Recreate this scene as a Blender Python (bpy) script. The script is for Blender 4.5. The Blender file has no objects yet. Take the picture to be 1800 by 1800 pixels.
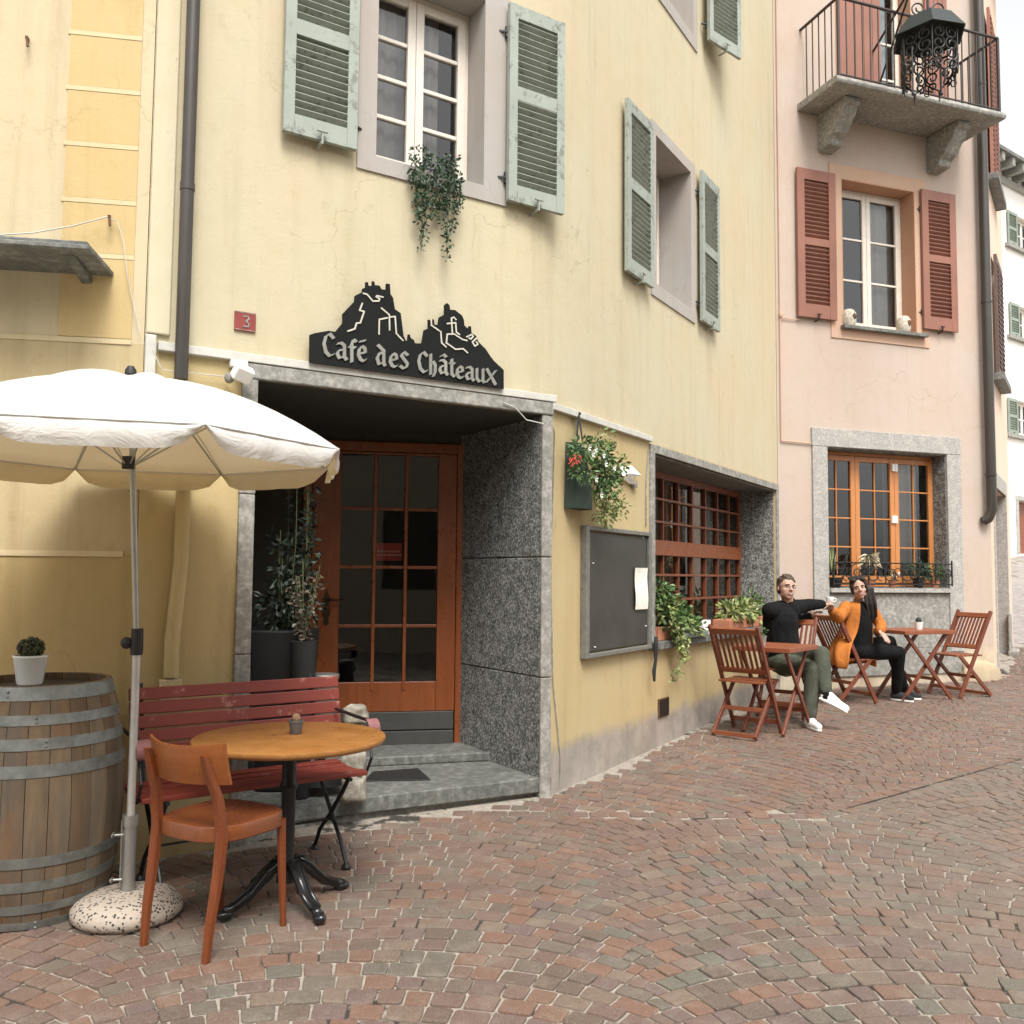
import bpy, bmesh, math, random
from mathutils import Matrix, Vector, noise as mnoise
sc = bpy.context.scene
COL = sc.collection
rnd = random.Random(7)
# ---------------------------------------------------------------- camera
F = 1620.0; PITCH = math.atan(110 / F); ROLL = .009; CZ = 1.45
cr, sr, sp, cp = math.cos(ROLL), math.sin(ROLL), math.sin(PITCH), math.cos(PITCH)
RV = Vector((cr, -sr * sp, sr * cp)); UV = Vector((-sr, -cr * sp, cr * cp)); FV = Vector((0, cp, sp))
cam_data = bpy.data.cameras.new("camera"); cam = bpy.data.objects.new("camera", cam_data); COL.objects.link(cam)
M = Matrix.Identity(4)
for i in range(3):
    M[i][0], M[i][1], M[i][2] = RV[i], UV[i], -FV[i]
M[2][3] = CZ
cam.matrix_world = M
cam_data.lens = F * 36 / 1800; cam_data.sensor_width = 36; cam_data.clip_start = .05; cam_data.clip_end = 500
sc.camera = cam
# ---------------------------------------------------------------- world, sun, exposure
SUN_EL, SUN_ROT = math.radians(57), math.radians(165)
w = bpy.data.worlds.new("World"); sc.world = w; w.use_nodes = True
nt = w.node_tree; nt.nodes.clear()
sky = nt.nodes.new('ShaderNodeTexSky'); sky.sky_type = 'NISHITA'; sky.sun_disc = False
sky.sun_elevation = SUN_EL; sky.sun_rotation = SUN_ROT; sky.air_density = 1.0; sky.dust_density = 3.0; sky.ozone_density = 1.0
hs = nt.nodes.new('ShaderNodeHueSaturation'); hs.inputs['Saturation'].default_value = .04
bg = nt.nodes.new('ShaderNodeBackground'); bg.inputs['Strength'].default_value = .14
wo = nt.nodes.new('ShaderNodeOutputWorld')
nt.links.new(sky.outputs[0], hs.inputs['Color']); nt.links.new(hs.outputs[0], bg.inputs[0]); nt.links.new(bg.outputs[0], wo.inputs[0])
sd = bpy.data.lights.new("sun", 'SUN'); sd.energy = 1.5; sd.angle = math.radians(24); sd.color = (1, .96, .90)
sun = bpy.data.objects.new("sun", sd); COL.objects.link(sun)
# the Sky Texture's rotation runs clockwise from +Y
sdir = Vector((math.sin(SUN_ROT) * math.cos(SUN_EL), math.cos(SUN_ROT) * math.cos(SUN_EL), math.sin(SUN_EL)))
sun.rotation_euler = sdir.to_track_quat('Z', 'Y').to_euler()
sc.view_settings.view_transform = 'Standard'; sc.view_settings.look = 'None'
sc.view_settings.exposure = 1.27; sc.view_settings.gamma = 1
sc.cycles.max_bounces = 8; sc.cycles.transparent_max_bounces = 12
sc.cycles.use_denoising = True
# ---------------------------------------------------------------- geometry of the place
def ray(px, py):
    return FV + RV * ((px - 900) / F) - UV * ((py - 900) / F)
def at(px, py, Y):
    r = ray(px, py); t = Y / r.y
    return Vector((r.x * t, Y, CZ + r.z * t))
def atz(px, py, z):
    r = ray(px, py); t = (z - CZ) / r.z
    return Vector((r.x * t, r.y * t, z))
GP = [(-30, -.3), (2.6, 0), (3.5, .03), (4.6, .04), (5.9, .065), (7.7, .10), (8.6, .125), (10.5, .17), (11.8, .22), (13, .32), (14.5, .5), (20, 1.25), (29, 2.4), (60, 5), (200, 12)]
def gz1(y):
    for (a, za), (b, zb) in zip(GP, GP[1:]):
        if y <= b:
            return za + (zb - za) * (y - a) / (b - a)
    return GP[-1][1]
def gz(x, y):
    return (gz1(y - .5) + gz1(y - .2) + gz1(y) + gz1(y + .2) + gz1(y + .5)) / 5
class Wall:
    def __init__(s, o, e):
        s.o = Vector((o[0], o[1], 0)); d = Vector((e[0] - o[0], e[1] - o[1], 0)); s.L = d.length; s.d = d.normalized()
        s.n = Vector((-s.d.y, s.d.x, 0))
        s.M = Matrix(((s.d.x, s.n.x, 0, o[0]), (s.d.y, s.n.y, 0, o[1]), (0, 0, 1, 0), (0, 0, 0, 1)))
    def __call__(s, px, py, w=0):
        r = ray(px, py); o = s.o + s.n * w
        t = (o.x * s.d.y - o.y * s.d.x) / (r.x * s.d.y - r.y * s.d.x)
        p = Vector((t * r.x, t * r.y, CZ + t * r.z))
        return ((p - o).dot(s.d), p.z)
    def P(s, u, w=0, z=0):
        return s.o + s.d * u + s.n * w + Vector((0, 0, z))
    def at(s, u, w=0, z=0, rot=0):
        return s.M @ Matrix.Translation((u, w, z)) @ Matrix.Rotation(rot, 4, 'Z')
P1 = (.25, 5.92); K = (-1.858, 4.577); Q = (3.05, 10.55)
WA = Wall((K[0] - .985 * 3, K[1] - .17 * 3), K)          # K at u = ~3
WB = Wall(K, P1); WE = Wall(P1, Q)
WC = Wall(Q, (Q[0] + .944 * 3.16, Q[1] + .329 * 3.16)); RC = WC.P(3.16); WD = Wall((RC.x, RC.y), (RC.x + .537 * 3, RC.y + .844 * 3))
# ---------------------------------------------------------------- building helpers
WM = {}
def R3(v): return Vector(v)
class MB:
    def __init__(s): s.v = []; s.f = []; s.T = Matrix.Identity(4); s.m = []; s.mi = 0
    def add(s, vs, fs):
        n = len(s.v); s.v += [tuple(s.T @ Vector(p)) for p in vs]; s.f += [tuple(n + i for i in f) for f in fs]; s.m += [s.mi] * len(fs)
        return s
    def box(s, a, b, T=None):
        (x0, y0, z0), (x1, y1, z1) = a, b
        vs = [(x0, y0, z0), (x1, y0, z0), (x1, y1, z0), (x0, y1, z0), (x0, y0, z1), (x1, y0, z1), (x1, y1, z1), (x0, y1, z1)]
        if T is not None: vs = [tuple(T @ Vector(p)) for p in vs]
        return s.add(vs, [(0, 3, 2, 1), (4, 5, 6, 7), (0, 1, 5, 4), (1, 2, 6, 5), (2, 3, 7, 6), (3, 0, 4, 7)])
    def beam(s, p, q, wx, wy, up=(0, 0, 1)):
        """square-section bar from p to q: wx wide across, wy along 'up'"""
        p, q = Vector(p), Vector(q); d = (q - p).normalized(); u = Vector(up)
        if abs(d.dot(u)) > .99: u = Vector((1, 0, 0))
        x = d.cross(u).normalized(); y = x.cross(d).normalized()
        vs = []
        for c in (p, q):
            for sx, sy in ((-1, -1), (1, -1), (1, 1), (-1, 1)): vs.append(c + x * sx * wx / 2 + y * sy * wy / 2)
        return s.add(vs, [(0, 1, 2, 3), (7, 6, 5, 4), (0, 4, 5, 1), (1, 5, 6, 2), (2, 6, 7, 3), (3, 7, 4, 0)])
    def tube(s, pts, r, n=10, cap=True):
        pts = [Vector(p) for p in pts]; rs = r if isinstance(r, (list, tuple)) else [r] * len(pts)
        vs, fs = [], []; prev = None
        for i, p in enumerate(pts):
            d = (pts[min(i + 1, len(pts) - 1)] - pts[max(i - 1, 0)])
            if d.length < 1e-9: d = Vector((0, 0, 1))
            d.normalize()
            if prev is None: x = d.orthogonal().normalized()
            else:
                x = prev - d * prev.dot(d)
                x = x.normalized() if x.length > 1e-6 else d.orthogonal().normalized()
            prev = x; y = d.cross(x)
            for k in range(n):
                a = 2 * math.pi * k / n; vs.append(p + (x * math.cos(a) + y * math.sin(a)) * rs[i])
        for i in range(len(pts) - 1):
            for k in range(n):
                a = i * n + k; b = i * n + (k + 1) % n; fs.append((a, b, b + n, a + n))
        if cap: fs.append(tuple(reversed(range(n)))); fs.append(tuple(range((len(pts) - 1) * n, len(pts) * n)))
        return s.add(vs, fs)
    def lathe(s, prof, n=24, c=(0, 0, 0), cap=True):
        c = Vector(c); vs, fs = [], []
        for r, z in prof:
            for k in range(n):
                a = 2 * math.pi * k / n; vs.append(c + Vector((r * math.cos(a), r * math.sin(a), z)))
        m = len(prof)
        for i in range(m - 1):
            for k in range(n):
                a = i * n + k; b = i * n + (k + 1) % n; fs.append((a, b, b + n, a + n))
        if cap: fs.append(tuple(reversed(range(n)))); fs.append(tuple(range((m - 1) * n, m * n)))
        return s.add(vs, fs)
    def cap(s, p, q, r0, r1, n=12):
        """closed tapered capsule"""
        p, q = Vector(p), Vector(q); d = q - p; L = d.length
        d = d.normalized() if L > 1e-6 else Vector((0, 0, 1)); x = d.orthogonal().normalized(); y = d.cross(x)
        rings = [(p - d * r0 * math.cos(t), r0 * math.sin(t)) for t in (.25, .7, 1.15, 1.57)] + [(q + d * r1 * math.sin(t), r1 * math.cos(t)) for t in (0, .42, .87, 1.32)]
        vs, fs = [], []
        for c, r in rings:
            for k in range(n): a = 2 * math.pi * k / n; vs.append(c + (x * math.cos(a) + y * math.sin(a)) * r)
        for i in range(len(rings) - 1):
            for k in range(n): a = i * n + k; b = i * n + (k + 1) % n; fs.append((a, b, b + n, a + n))
        fs.append(tuple(reversed(range(n)))); fs.append(tuple(range((len(rings) - 1) * n, len(rings) * n)))
        return s.add(vs, fs)
    def ell(s, c, rx, ry, rz, T=None, n=14, m=9):
        vs, fs = [], []
        T = T or Matrix.Identity(3); c = Vector(c)
        for i in range(1, m):
            t = math.pi * i / m
            for k in range(n):
                a = 2 * math.pi * k / n
                vs.append(c + T @ Vector((rx * math.sin(t) * math.cos(a), ry * math.sin(t) * math.sin(a), rz * math.cos(t))))
        for i in range(m - 2):
            for k in range(n): a = i * n + k; b = i * n + (k + 1) % n; fs.append((a, a + n, b + n, b))
        vs.append(c + T @ Vector((0, 0, rz))); vs.append(c + T @ Vector((0, 0, -rz)))
        t0 = (m - 1) * n
        for k in range(n): fs.append((t0, k, (k + 1) % n)); fs.append((t0 + 1, (m - 2) * n + (k + 1) % n, (m - 2) * n + k))
        return s.add(vs, fs)
    def prism(s, poly, a, b, axis='y'):
        """extrude 2-D poly (x,z) from y=a to y=b"""
        n = len(poly)
        if axis == 'y': vs = [(x, a, z) for x, z in poly] + [(x, b, z) for x, z in poly]
        elif axis == 'z': vs = [(x, y, a) for x, y in poly] + [(x, y, b) for x, y in poly]
        else: vs = [(a, x, z) for x, z in poly] + [(b, x, z) for x, z in poly]
        fs = [tuple(range(n)), tuple(reversed(range(n, 2 * n)))] + [(i, i + n, (i + 1) % n + n, (i + 1) % n) for i in range(n)]
        return s.add(vs, fs)
    def build(s, name, mat, parent=None, M=None, smooth=False, bevel=0, fix=True, kind=None):
        me = bpy.data.meshes.new(name); me.from_pydata(s.v, [], s.f)
        if fix:
            bm = bmesh.new(); bm.from_mesh(me); bmesh.ops.recalc_face_normals(bm, faces=bm.faces); bm.to_mesh(me); bm.free()
        mats = mat if isinstance(mat, (list, tuple)) else [mat]
        for k in mats: me.materials.append(k)
        if len(mats) > 1:
            for p, i in zip(me.polygons, s.m): p.material_index = i
        if smooth:
            me.shade_smooth()
            if smooth != 'all':
                try: me.set_sharp_from_angle(angle=math.radians(40))
                except Exception: pass
        o = bpy.data.objects.new(name, me); COL.objects.link(o)
        M = M if M is not None else (WM[parent.name] if parent else Matrix.Identity(4))
        WM[o.name] = M.copy()
        if parent:
            o.parent = parent; o.matrix_local = WM[parent.name].inverted() @ M
        else: o.matrix_world = M
        if bevel:
            b = o.modifiers.new('bevel', 'BEVEL'); b.width = bevel; b.segments = 2; b.limit_method = 'ANGLE'; b.angle_limit = math.radians(35)
        if kind: o['kind'] = kind
        return o
def tag(o, label, cat, group=None, kind=None):
    o['label'] = label; o['category'] = cat
    if group: o['group'] = group
    if kind: o['kind'] = kind
    return o
def thing(name, label, cat, M=None, group=None):
    o = bpy.data.objects.new(name, None); COL.objects.link(o); o.empty_display_size = .1
    M = M if M is not None else Matrix.Identity(4)
    o.matrix_world = M; WM[o.name] = M.copy()
    return tag(o, label, cat, group)
def copy_tree(o, parent=None):
    c = o.copy(); COL.objects.link(c); c.parent = parent
    
    WM[c.name] = WM[o.name].copy()
    for ch in list(o.children): copy_tree(ch, c)
    return c
def TR(x, y, z, rz=0): return Matrix.Translation((x, y, z)) @ Matrix.Rotation(rz, 4, 'Z')
def frameM(o, x, y, z):
    m = Matrix.Identity(4)
    for i in range(3): m[i][0], m[i][1], m[i][2], m[i][3] = x[i], y[i], z[i], o[i]
    return m
# ---------------------------------------------------------------- materials
class NT:
    def __init__(s, name):
        s.m = bpy.data.materials.new(name); s.m.use_nodes = True; s.t = s.m.node_tree; s.t.nodes.clear()
        s.out = s.n('ShaderNodeOutputMaterial'); s.b = s.n('ShaderNodeBsdfPrincipled'); s.l(s.b.outputs[0], s.out.inputs[0])
        s.tc = s.n('ShaderNodeTexCoord')
    def n(s, t, **k):
        o = s.t.nodes.new(t)
        for a, b in k.items(): setattr(o, a, b)
        return o
    def l(s, a, b): s.t.links.new(a, b)
    def co(s, scale=(1, 1, 1), src='Object'):
        mp = s.n('ShaderNodeMapping'); mp.inputs['Scale'].default_value = scale; s.l(s.tc.outputs[src], mp.inputs[0]); return mp.outputs[0]
    def noise(s, scale=5, detail=4, rough=.55, vec=None, dist=0):
        o = s.n('ShaderNodeTexNoise'); o.inputs['Scale'].default_value = scale; o.inputs['Detail'].default_value = detail
        o.inputs['Roughness'].default_value = rough; o.inputs['Distortion'].default_value = dist
        s.l(vec if vec is not None else s.tc.outputs['Object'], o.inputs['Vector']); return o.outputs['Fac']
    def ramp(s, fac, stops, interp='LINEAR'):
        o = s.n('ShaderNodeValToRGB'); e = o.color_ramp.elements; o.color_ramp.interpolation = interp
        while len(e) > 1: e.remove(e[-1])
        e[0].position = stops[0][0]; e[0].color = c4(stops[0][1])
        for p, c in stops[1:]: x = e.new(p); x.color = c4(c)
        s.l(fac, o.inputs[0]); return o.outputs[0]
    def mix(s, f, a, b, bt='MIX'):
        o = s.n('ShaderNodeMix', data_type='RGBA', blend_type=bt)
        for i, v in ((0, f), (6, a), (7, b)):
            if hasattr(v, 'is_output'): s.l(v, o.inputs[i])
            elif i == 0: o.inputs[0].default_value = v
            else: o.inputs[i].default_value = c4(v)
        return o.outputs[2]
    def math(s, op, a, b=None, c=None):
        o = s.n('ShaderNodeMath', operation=op)
        for i, v in enumerate((a, b, c)):
            if v is None: continue
            if hasattr(v, 'is_output'): s.l(v, o.inputs[i])
            else: o.inputs[i].default_value = v
        return o.outputs[0]
    def col(s, c):
        if hasattr(c, 'is_output'): s.l(c, s.b.inputs['Base Color'])
        else: s.b.inputs['Base Color'].default_value = c4(c)
    def rough(s, r):
        if hasattr(r, 'is_output'): s.l(r, s.b.inputs['Roughness'])
        else: s.b.inputs['Roughness'].default_value = r
    def bump(s, h, strength=.3, dist=.01):
        o = s.n('ShaderNodeBump'); o.inputs['Strength'].default_value = strength; o.inputs['Distance'].default_value = dist
        s.l(h, o.inputs['Height'])
        if s.b.inputs['Normal'].is_linked: s.l(s.b.inputs['Normal'].links[0].from_socket, o.inputs['Normal'])
        s.l(o.outputs[0], s.b.inputs['Normal'])
def c4(c):
    return (c, c, c, 1) if isinstance(c, (int, float)) else (c[0], c[1], c[2], 1)
def mul(c, k): return tuple(min(1, x * k) for x in c)
def plain(name, c, rough=.6, metal=0, var=.18, scale=12, bump=.1, bd=.004, spec=None):
    t = NT(name); n = t.noise(scale, 5, .6)
    t.col(t.ramp(n, [(.25, mul(c, 1 - var)), (.5, c), (.78, mul(c, 1 + var))])); t.rough(rough)
    t.b.inputs['Metallic'].default_value = metal
    if spec is not None: t.b.inputs['Specular IOR Level'].default_value = spec
    if bump: t.bump(t.noise(scale * 4, 4), bump, bd)
    return t.m
def wood(name, c1, c2, axis=0, rough=.45, scale=3, bump=.15, wear=None):
    t = NT(name); s = [22, 22, 22]; s[axis] = 1.6
    v = t.co(tuple(x * scale / 3 for x in s)); n = t.noise(1.4, 6, .65, v, 1.2); n2 = t.noise(4, 4)
    c = t.ramp(n, [(.28, c1), (.55, tuple((a + b) / 2 for a, b in zip(c1, c2))), (.75, c2)])
    c = t.mix(t.math('MULTIPLY', n2, .5), c, mul(c1, .75))
    if wear:
        k = t.noise(9, 8, .75, t.co(tuple(1 if i == axis else 3 for i in range(3))))
        c = t.mix(t.ramp(k, [(.60, 0), (.68, 1)]), c, wear)
    scr = t.noise(3, 8, .8, t.co(tuple(2 if i == axis else 40 for i in range(3)))); c = t.mix(t.ramp(scr, [(.63, 0), (.70, .45)]), c, mul(c1, .35))
    sp = t.noise(70, 4, .7); c = t.mix(t.ramp(sp, [(.66, 0), (.72, .5)]), c, mul(c2, 1.7))
    t.col(c); t.rough(t.ramp(t.noise(10, 5, .7), [(.3, max(.1, rough - .12)), (.7, min(1, rough + .2))])); t.bump(n, bump, .002); return t.m
def paint(name, c, worn, amount=.62, rough=.5, scale=14):
    t = NT(name); n = t.noise(scale, 8, .75); n2 = t.noise(2.5, 3)
    a = t.ramp(n2, [(.3, mul(c, .86)), (.7, mul(c, 1.1))])
    t.col(t.mix(t.ramp(n, [(amount, 0), (amount + .06, 1)]), a, worn)); t.rough(rough); t.bump(n, .25, .002); return t.m
def stucco(name, zones, plinth=None, streak=.28, bump=.35, warm=None):
    """zones: [(z, colour below z), ...] listed upwards, in the wall's own height"""
    t = NT(name); sep = t.n('ShaderNodeSeparateXYZ'); t.l(t.tc.outputs['Object'], sep.inputs[0]); z = sep.outputs['Z']
    big = t.noise(1.1, 5, .6); mid = t.noise(4.5, 6, .62); fine = t.noise(60, 5, .6)
    zz = t.math('ADD', z, t.math('MULTIPLY', t.math('SUBTRACT', mid, .5), .012))
    c = None
    for top, colr in reversed(zones):
        if c is None: c = t.mix(0, colr, colr)
        else: c = t.mix(t.math('LESS_THAN', zz, top), c, colr)
    if plinth:
        pz = t.math('ADD', z, t.math('MULTIPLY', t.math('SUBTRACT', t.noise(3.2, 8, .75), .5), .22))
        pl = t.ramp(mid, [(.3, mul(plinth[1], .75)), (.7, mul(plinth[1], 1.15))])
        c = t.mix(t.ramp(t.math('SUBTRACT', pz, plinth[0]), [(0, 1), (.09, 0)]), c, pl)
    c = t.mix(t.math('MULTIPLY', t.ramp(big, [(.35, 0), (.7, 1)]), .55), c, t.mix(1, c, warm or (.97, .91, .80), 'MULTIPLY'))
    st = t.noise(3.2, 6, .6, t.co((2.4, 2.4, .16)))
    c = t.mix(t.math('MULTIPLY', t.ramp(st, [(.5, 0), (.75, 1)]), streak), c, t.mix(1, c, (.62, .58, .50), 'MULTIPLY'))
    blot = t.noise(7, 8, .7, t.co((1, 1, .7)))
    c = t.mix(t.math('MULTIPLY', t.ramp(blot, [(.58, 0), (.72, 1)]), streak * 1.3), c, t.mix(1, c, (.70, .64, .52), 'MULTIPLY'))
    hue = t.noise(.9, 3, .5, t.co((1, 1, .6)))
    c = t.mix(t.math('MULTIPLY', t.ramp(hue, [(.42, 0), (.66, 1)]), .55), c, t.mix(1, c, (1.04, .94, .90), 'MULTIPLY'))
    c = t.mix(t.math('MULTIPLY', t.ramp(mid, [(.35, 1), (.5, 0)]), .30), c, t.mix(1, c, (.90, .90, .80), 'MULTIPLY'))
    pit = t.noise(26, 3, .5)
    c = t.mix(t.ramp(pit, [(.735, 0), (.755, .7)]), c, (.36, .31, .25))
    vo = t.n('ShaderNodeTexVoronoi', feature='DISTANCE_TO_EDGE'); vo.inputs['Scale'].default_value = 1.1
    wv = t.n('ShaderNodeVectorMath', operation='ADD'); ns = t.n('ShaderNodeTexNoise'); ns.inputs['Scale'].default_value = 2.5; ns.inputs['Detail'].default_value = 6; t.l(t.tc.outputs['Object'], ns.inputs['Vector'])
    t.l(t.tc.outputs['Object'], wv.inputs[0]); t.l(ns.outputs['Color'], wv.inputs[1]); t.l(wv.outputs[0], vo.inputs['Vector'])
    ck = t.math('MULTIPLY', t.ramp(vo.outputs['Distance'], [(0, 1), (.006, 0)]), t.ramp(t.noise(.7, 3), [(.52, 0), (.62, .45)]))
    c = t.mix(ck, c, t.mix(1, c, (.5, .45, .38), 'MULTIPLY'))
    t.col(c); t.rough(.9); t.b.inputs['Specular IOR Level'].default_value = .25
    t.bump(mid, bump * .7, .02); t.bump(fine, bump, .004); return t.m
def granite(name, a, b, scale=45, bump=1, bd=.012, rough=.85):
    t = NT(name); n = t.noise(scale, 6, .75); k = t.noise(scale * .22, 5, .6)
    v = t.n('ShaderNodeTexVoronoi'); v.inputs['Scale'].default_value = scale * .7; t.l(t.tc.outputs['Object'], v.inputs[0])
    h = t.math('ADD', n, t.math('MULTIPLY', v.outputs['Distance'], .35))
    c = t.ramp(t.math('ADD', t.math('MULTIPLY', n, .78), t.math('MULTIPLY', k, .22)), [(.38, a), (.5, tuple((x * 1.3 + y * .7) / 2 for x, y in zip(a, b))), (.60, b)])
    t.col(c); t.rough(rough); t.bump(h, bump, bd); return t.m
def glass(name='window_glass', tint=(1, 1, 1), refl=1.5):
    t = NT(name); t.t.nodes.remove(t.b)
    tr = t.n('ShaderNodeBsdfTransparent'); tr.inputs[0].default_value = c4(tint); g = t.n('ShaderNodeBsdfGlossy'); g.inputs['Roughness'].default_value = .02
    fr = t.n('ShaderNodeFresnel'); fr.inputs['IOR'].default_value = 1.6
    bp = t.n('ShaderNodeBump'); bp.inputs['Strength'].default_value = .05; bp.inputs['Distance'].default_value = .02; t.l(t.noise(2.5, 1), bp.inputs['Height'])
    t.l(bp.outputs[0], g.inputs['Normal'])
    mx = t.n('ShaderNodeMixShader'); t.l(t.math('MINIMUM', t.math('MULTIPLY', fr.outputs[0], refl), 1), mx.inputs[0]); t.l(tr.outputs[0], mx.inputs[1]); t.l(g.outputs[0], mx.inputs[2])
    t.l(mx.outputs[0], t.out.inputs[0]); return t.m
def leafm(name, cols, rough=.5):
    t = NT(name); g = t.n('ShaderNodeNewGeometry')
    n = len(cols); t.col(t.ramp(g.outputs['Random Per Island'], [(i / max(1, n - 1), c) for i, c in enumerate(cols)])); t.rough(rough)
    t.b.inputs['Subsurface Weight'].default_value = 0
    return t.m
CREAM = (.505, .455, .322); OCHRE = (.475, .39, .21); PINK = (.465, .39, .335); GREYP = (.40, .37, .34)
m_yel = stucco('cream_stucco', [(2.56, OCHRE), (99, CREAM)])
m_yel2 = stucco('cream_stucco_with_grey_plinth', [(2.52, (.465, .38, .215)), (99, CREAM)], plinth=(.30, (.33, .30, .27)))
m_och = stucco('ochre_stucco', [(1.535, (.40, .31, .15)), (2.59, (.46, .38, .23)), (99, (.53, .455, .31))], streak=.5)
m_pink = stucco('pink_stucco', [(99, PINK)], plinth=(.55, (.50, .44, .34)), streak=.12, warm=(.97, .88, .8))
m_quoin = stucco('deep_ochre_paint', [(99, (.52, .395, .20))])
m_joint = stucco('pale_joint_paint', [(99, (.58, .49, .31))], bump=.2)
m_cream = stucco('cream_trim', [(99, (.56, .52, .38))])
m_lilac = stucco('lilac_grey_plaster', [(99, (.37, .353, .335))], streak=.25, bump=.2)
m_salmon = stucco('salmon_plaster', [(99, (.46, .27, .18))], streak=.15, bump=.2)
m_salmon2 = stucco('light_salmon_plaster', [(99, (.52, .36, .27))], streak=.1, bump=.2)
m_white = stucco('white_stucco', [(99, (.86, .86, .83))], streak=.08, bump=.2)
m_gran = granite('rough_dark_granite', (.012, .012, .011), (.46, .46, .42), 60, 1, .02)
m_gran2 = granite('pale_granite', (.25, .24, .22), (.48, .46, .42), 60, .5, .004)
m_conc = granite('weathered_concrete', (.17, .165, .145), (.36, .345, .31), 24, .4, .004)
m_slate = granite('slate', (.075, .08, .072), (.20, .20, .18), 18, .5, .006, .6)
m_bframe = plain('greyed_board_frame', (.15, .145, .125), .7, var=.35, scale=20)
m_ledge = plain('white_ledge', (.50, .49, .44), .8, var=.2, scale=9)
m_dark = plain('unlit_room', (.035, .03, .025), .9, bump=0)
m_green = paint('pale_green_paint', (.29, .32, .275), (.17, .18, .15), .545)
m_redsh = paint('brick_red_paint', (.25, .105, .07), (.18, .085, .055), .64, .55)
m_wwin = plain('white_window_paint', (.66, .60, .52), .45, var=.08)
m_orw = wood('orange_varnish', (.20, .050, .013), (.32, .092, .026), 2, .3)
m_orw2 = wood('light_orange_varnish', (.46, .17, .05), (.58, .26, .09), 2, .35)
m_rbw = wood('red_brown_varnish', (.17, .045, .02), (.28, .09, .038), 0, .35)
m_glass = glass(); m_glass_dim = glass('door_glass', (.6, .6, .55), 1.3)
m_iron = plain('black_iron', (.018, .018, .018), .45, .3, var=.3, bump=.2)
m_brownm = plain('brown_painted_metal', (.062, .054, .047), .35, .4, var=.12, scale=6, bump=.05)
m_steel = plain('galvanised_steel', (.42, .42, .40), .38, .85, var=.15, bump=.05)
m_black = plain('matt_black', (.012, .012, .012), .6, bump=.05)
m_rust = plain('rusty_iron', (.12, .06, .03), .8, .2, var=.5, scale=40)
m_whitep = plain('white_plastic', (.78, .77, .73), .4, var=.05, bump=.02)
m_ceram = plain('white_ceramic', (.80, .79, .76), .25, var=.04, bump=.02)
m_terra = plain('terracotta', (.42, .17, .09), .8, scale=20)
m_leaf = leafm('green_leaves', [(.03, .07, .02), (.07, .14, .04), (.12, .20, .06), (.045, .10, .03)])
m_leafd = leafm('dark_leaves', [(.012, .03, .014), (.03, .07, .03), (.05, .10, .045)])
m_leafy = leafm('yellow_green_leaves', [(.16, .22, .05), (.30, .34, .11), (.08, .14, .04), (.42, .40, .20)])
m_leafdry = leafm('pale_dry_leaves', [(.45, .38, .24), (.62, .52, .36), (.30, .27, .14)])
m_stem = plain('plant_stem', (.09, .10, .04), .7)
m_curt = plain('grey_curtain', (.33, .32, .29), .9, var=.1)
m_bluecurt = plain('pale_blue_curtain', (.55, .68, .70), .9, var=.1)
# ---------------------------------------------------------------- ground
def grid_ground():
    mb = MB(); xs = [-60, -30, -15, -8] + [-6 + .5 * i for i in range(61)] + [30, 45, 70, 120]; ys = [-60, -30, -15, -6] + [-4 + .5 * i for i in range(81)] + [42, 55, 80, 140, 200]
    vs = [(x, y, gz(x, y) - .0065) for y in ys for x in xs]; n = len(xs)
    fs = [(j * n + i, j * n + i + 1, (j + 1) * n + i + 1, (j + 1) * n + i) for j in range(len(ys) - 1) for i in range(n - 1)]
    return mb.add(vs, fs)
t = NT('sand_mortar'); n1 = t.noise(30, 6, .7); n2 = t.noise(1.3, 4)
t.col(t.mix(t.ramp(n2, [(.35, 0), (.65, 1)]), t.ramp(n1, [(.3, (.22, .19, .155)), (.7, (.37, .33, .275))]), t.ramp(n1, [(.3, (.16, .14, .115)), (.7, (.36, .315, .26))])))
hole = t.noise(3.2, 7, .7); prev = t.b.inputs['Base Color'].links[0].from_socket
t.col(t.mix(t.ramp(hole, [(.54, 0), (.58, 1)]), prev, (.035, .03, .024)))
t.rough(.95); t.bump(n1, .6, .006); m_mortar = t.m
t = NT('grey_street_paving'); v = t.n('ShaderNodeTexVoronoi'); v.inputs['Scale'].default_value = 9; t.l(t.tc.outputs['Object'], v.inputs[0])
t.col(t.mix(.5, t.ramp(v.outputs['Color'], [(.2, (.17, .15, .135)), (.8, (.30, .27, .25))]), (.25, .22, .20))); t.rough(.85); t.bump(v.outputs['Distance'], .4, .01); m_farpave = t.m
g = grid_ground().build('ground', m_mortar, smooth='all', fix=False, kind='structure')
mb = MB()
ys = [13.9 + .45 * i for i in range(55)]
for i, y in enumerate(ys[:-1]):
    y2 = ys[i + 1]
    for j in range(26):
        x, x2 = 4.6 + .5 * j, 5.1 + .5 * j
        if (Vector((x2, y, 0)) - WD.o).dot(WD.n) > .45: continue
        mb.add([(x, y, gz(x, y)), (x2, y, gz(x2, y)), (x2, y2, gz(x2, y2)), (x, y2, gz(x, y2))], [(0, 1, 2, 3)])
mb.build('street', m_farpave, fix=False, kind='structure')

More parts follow.
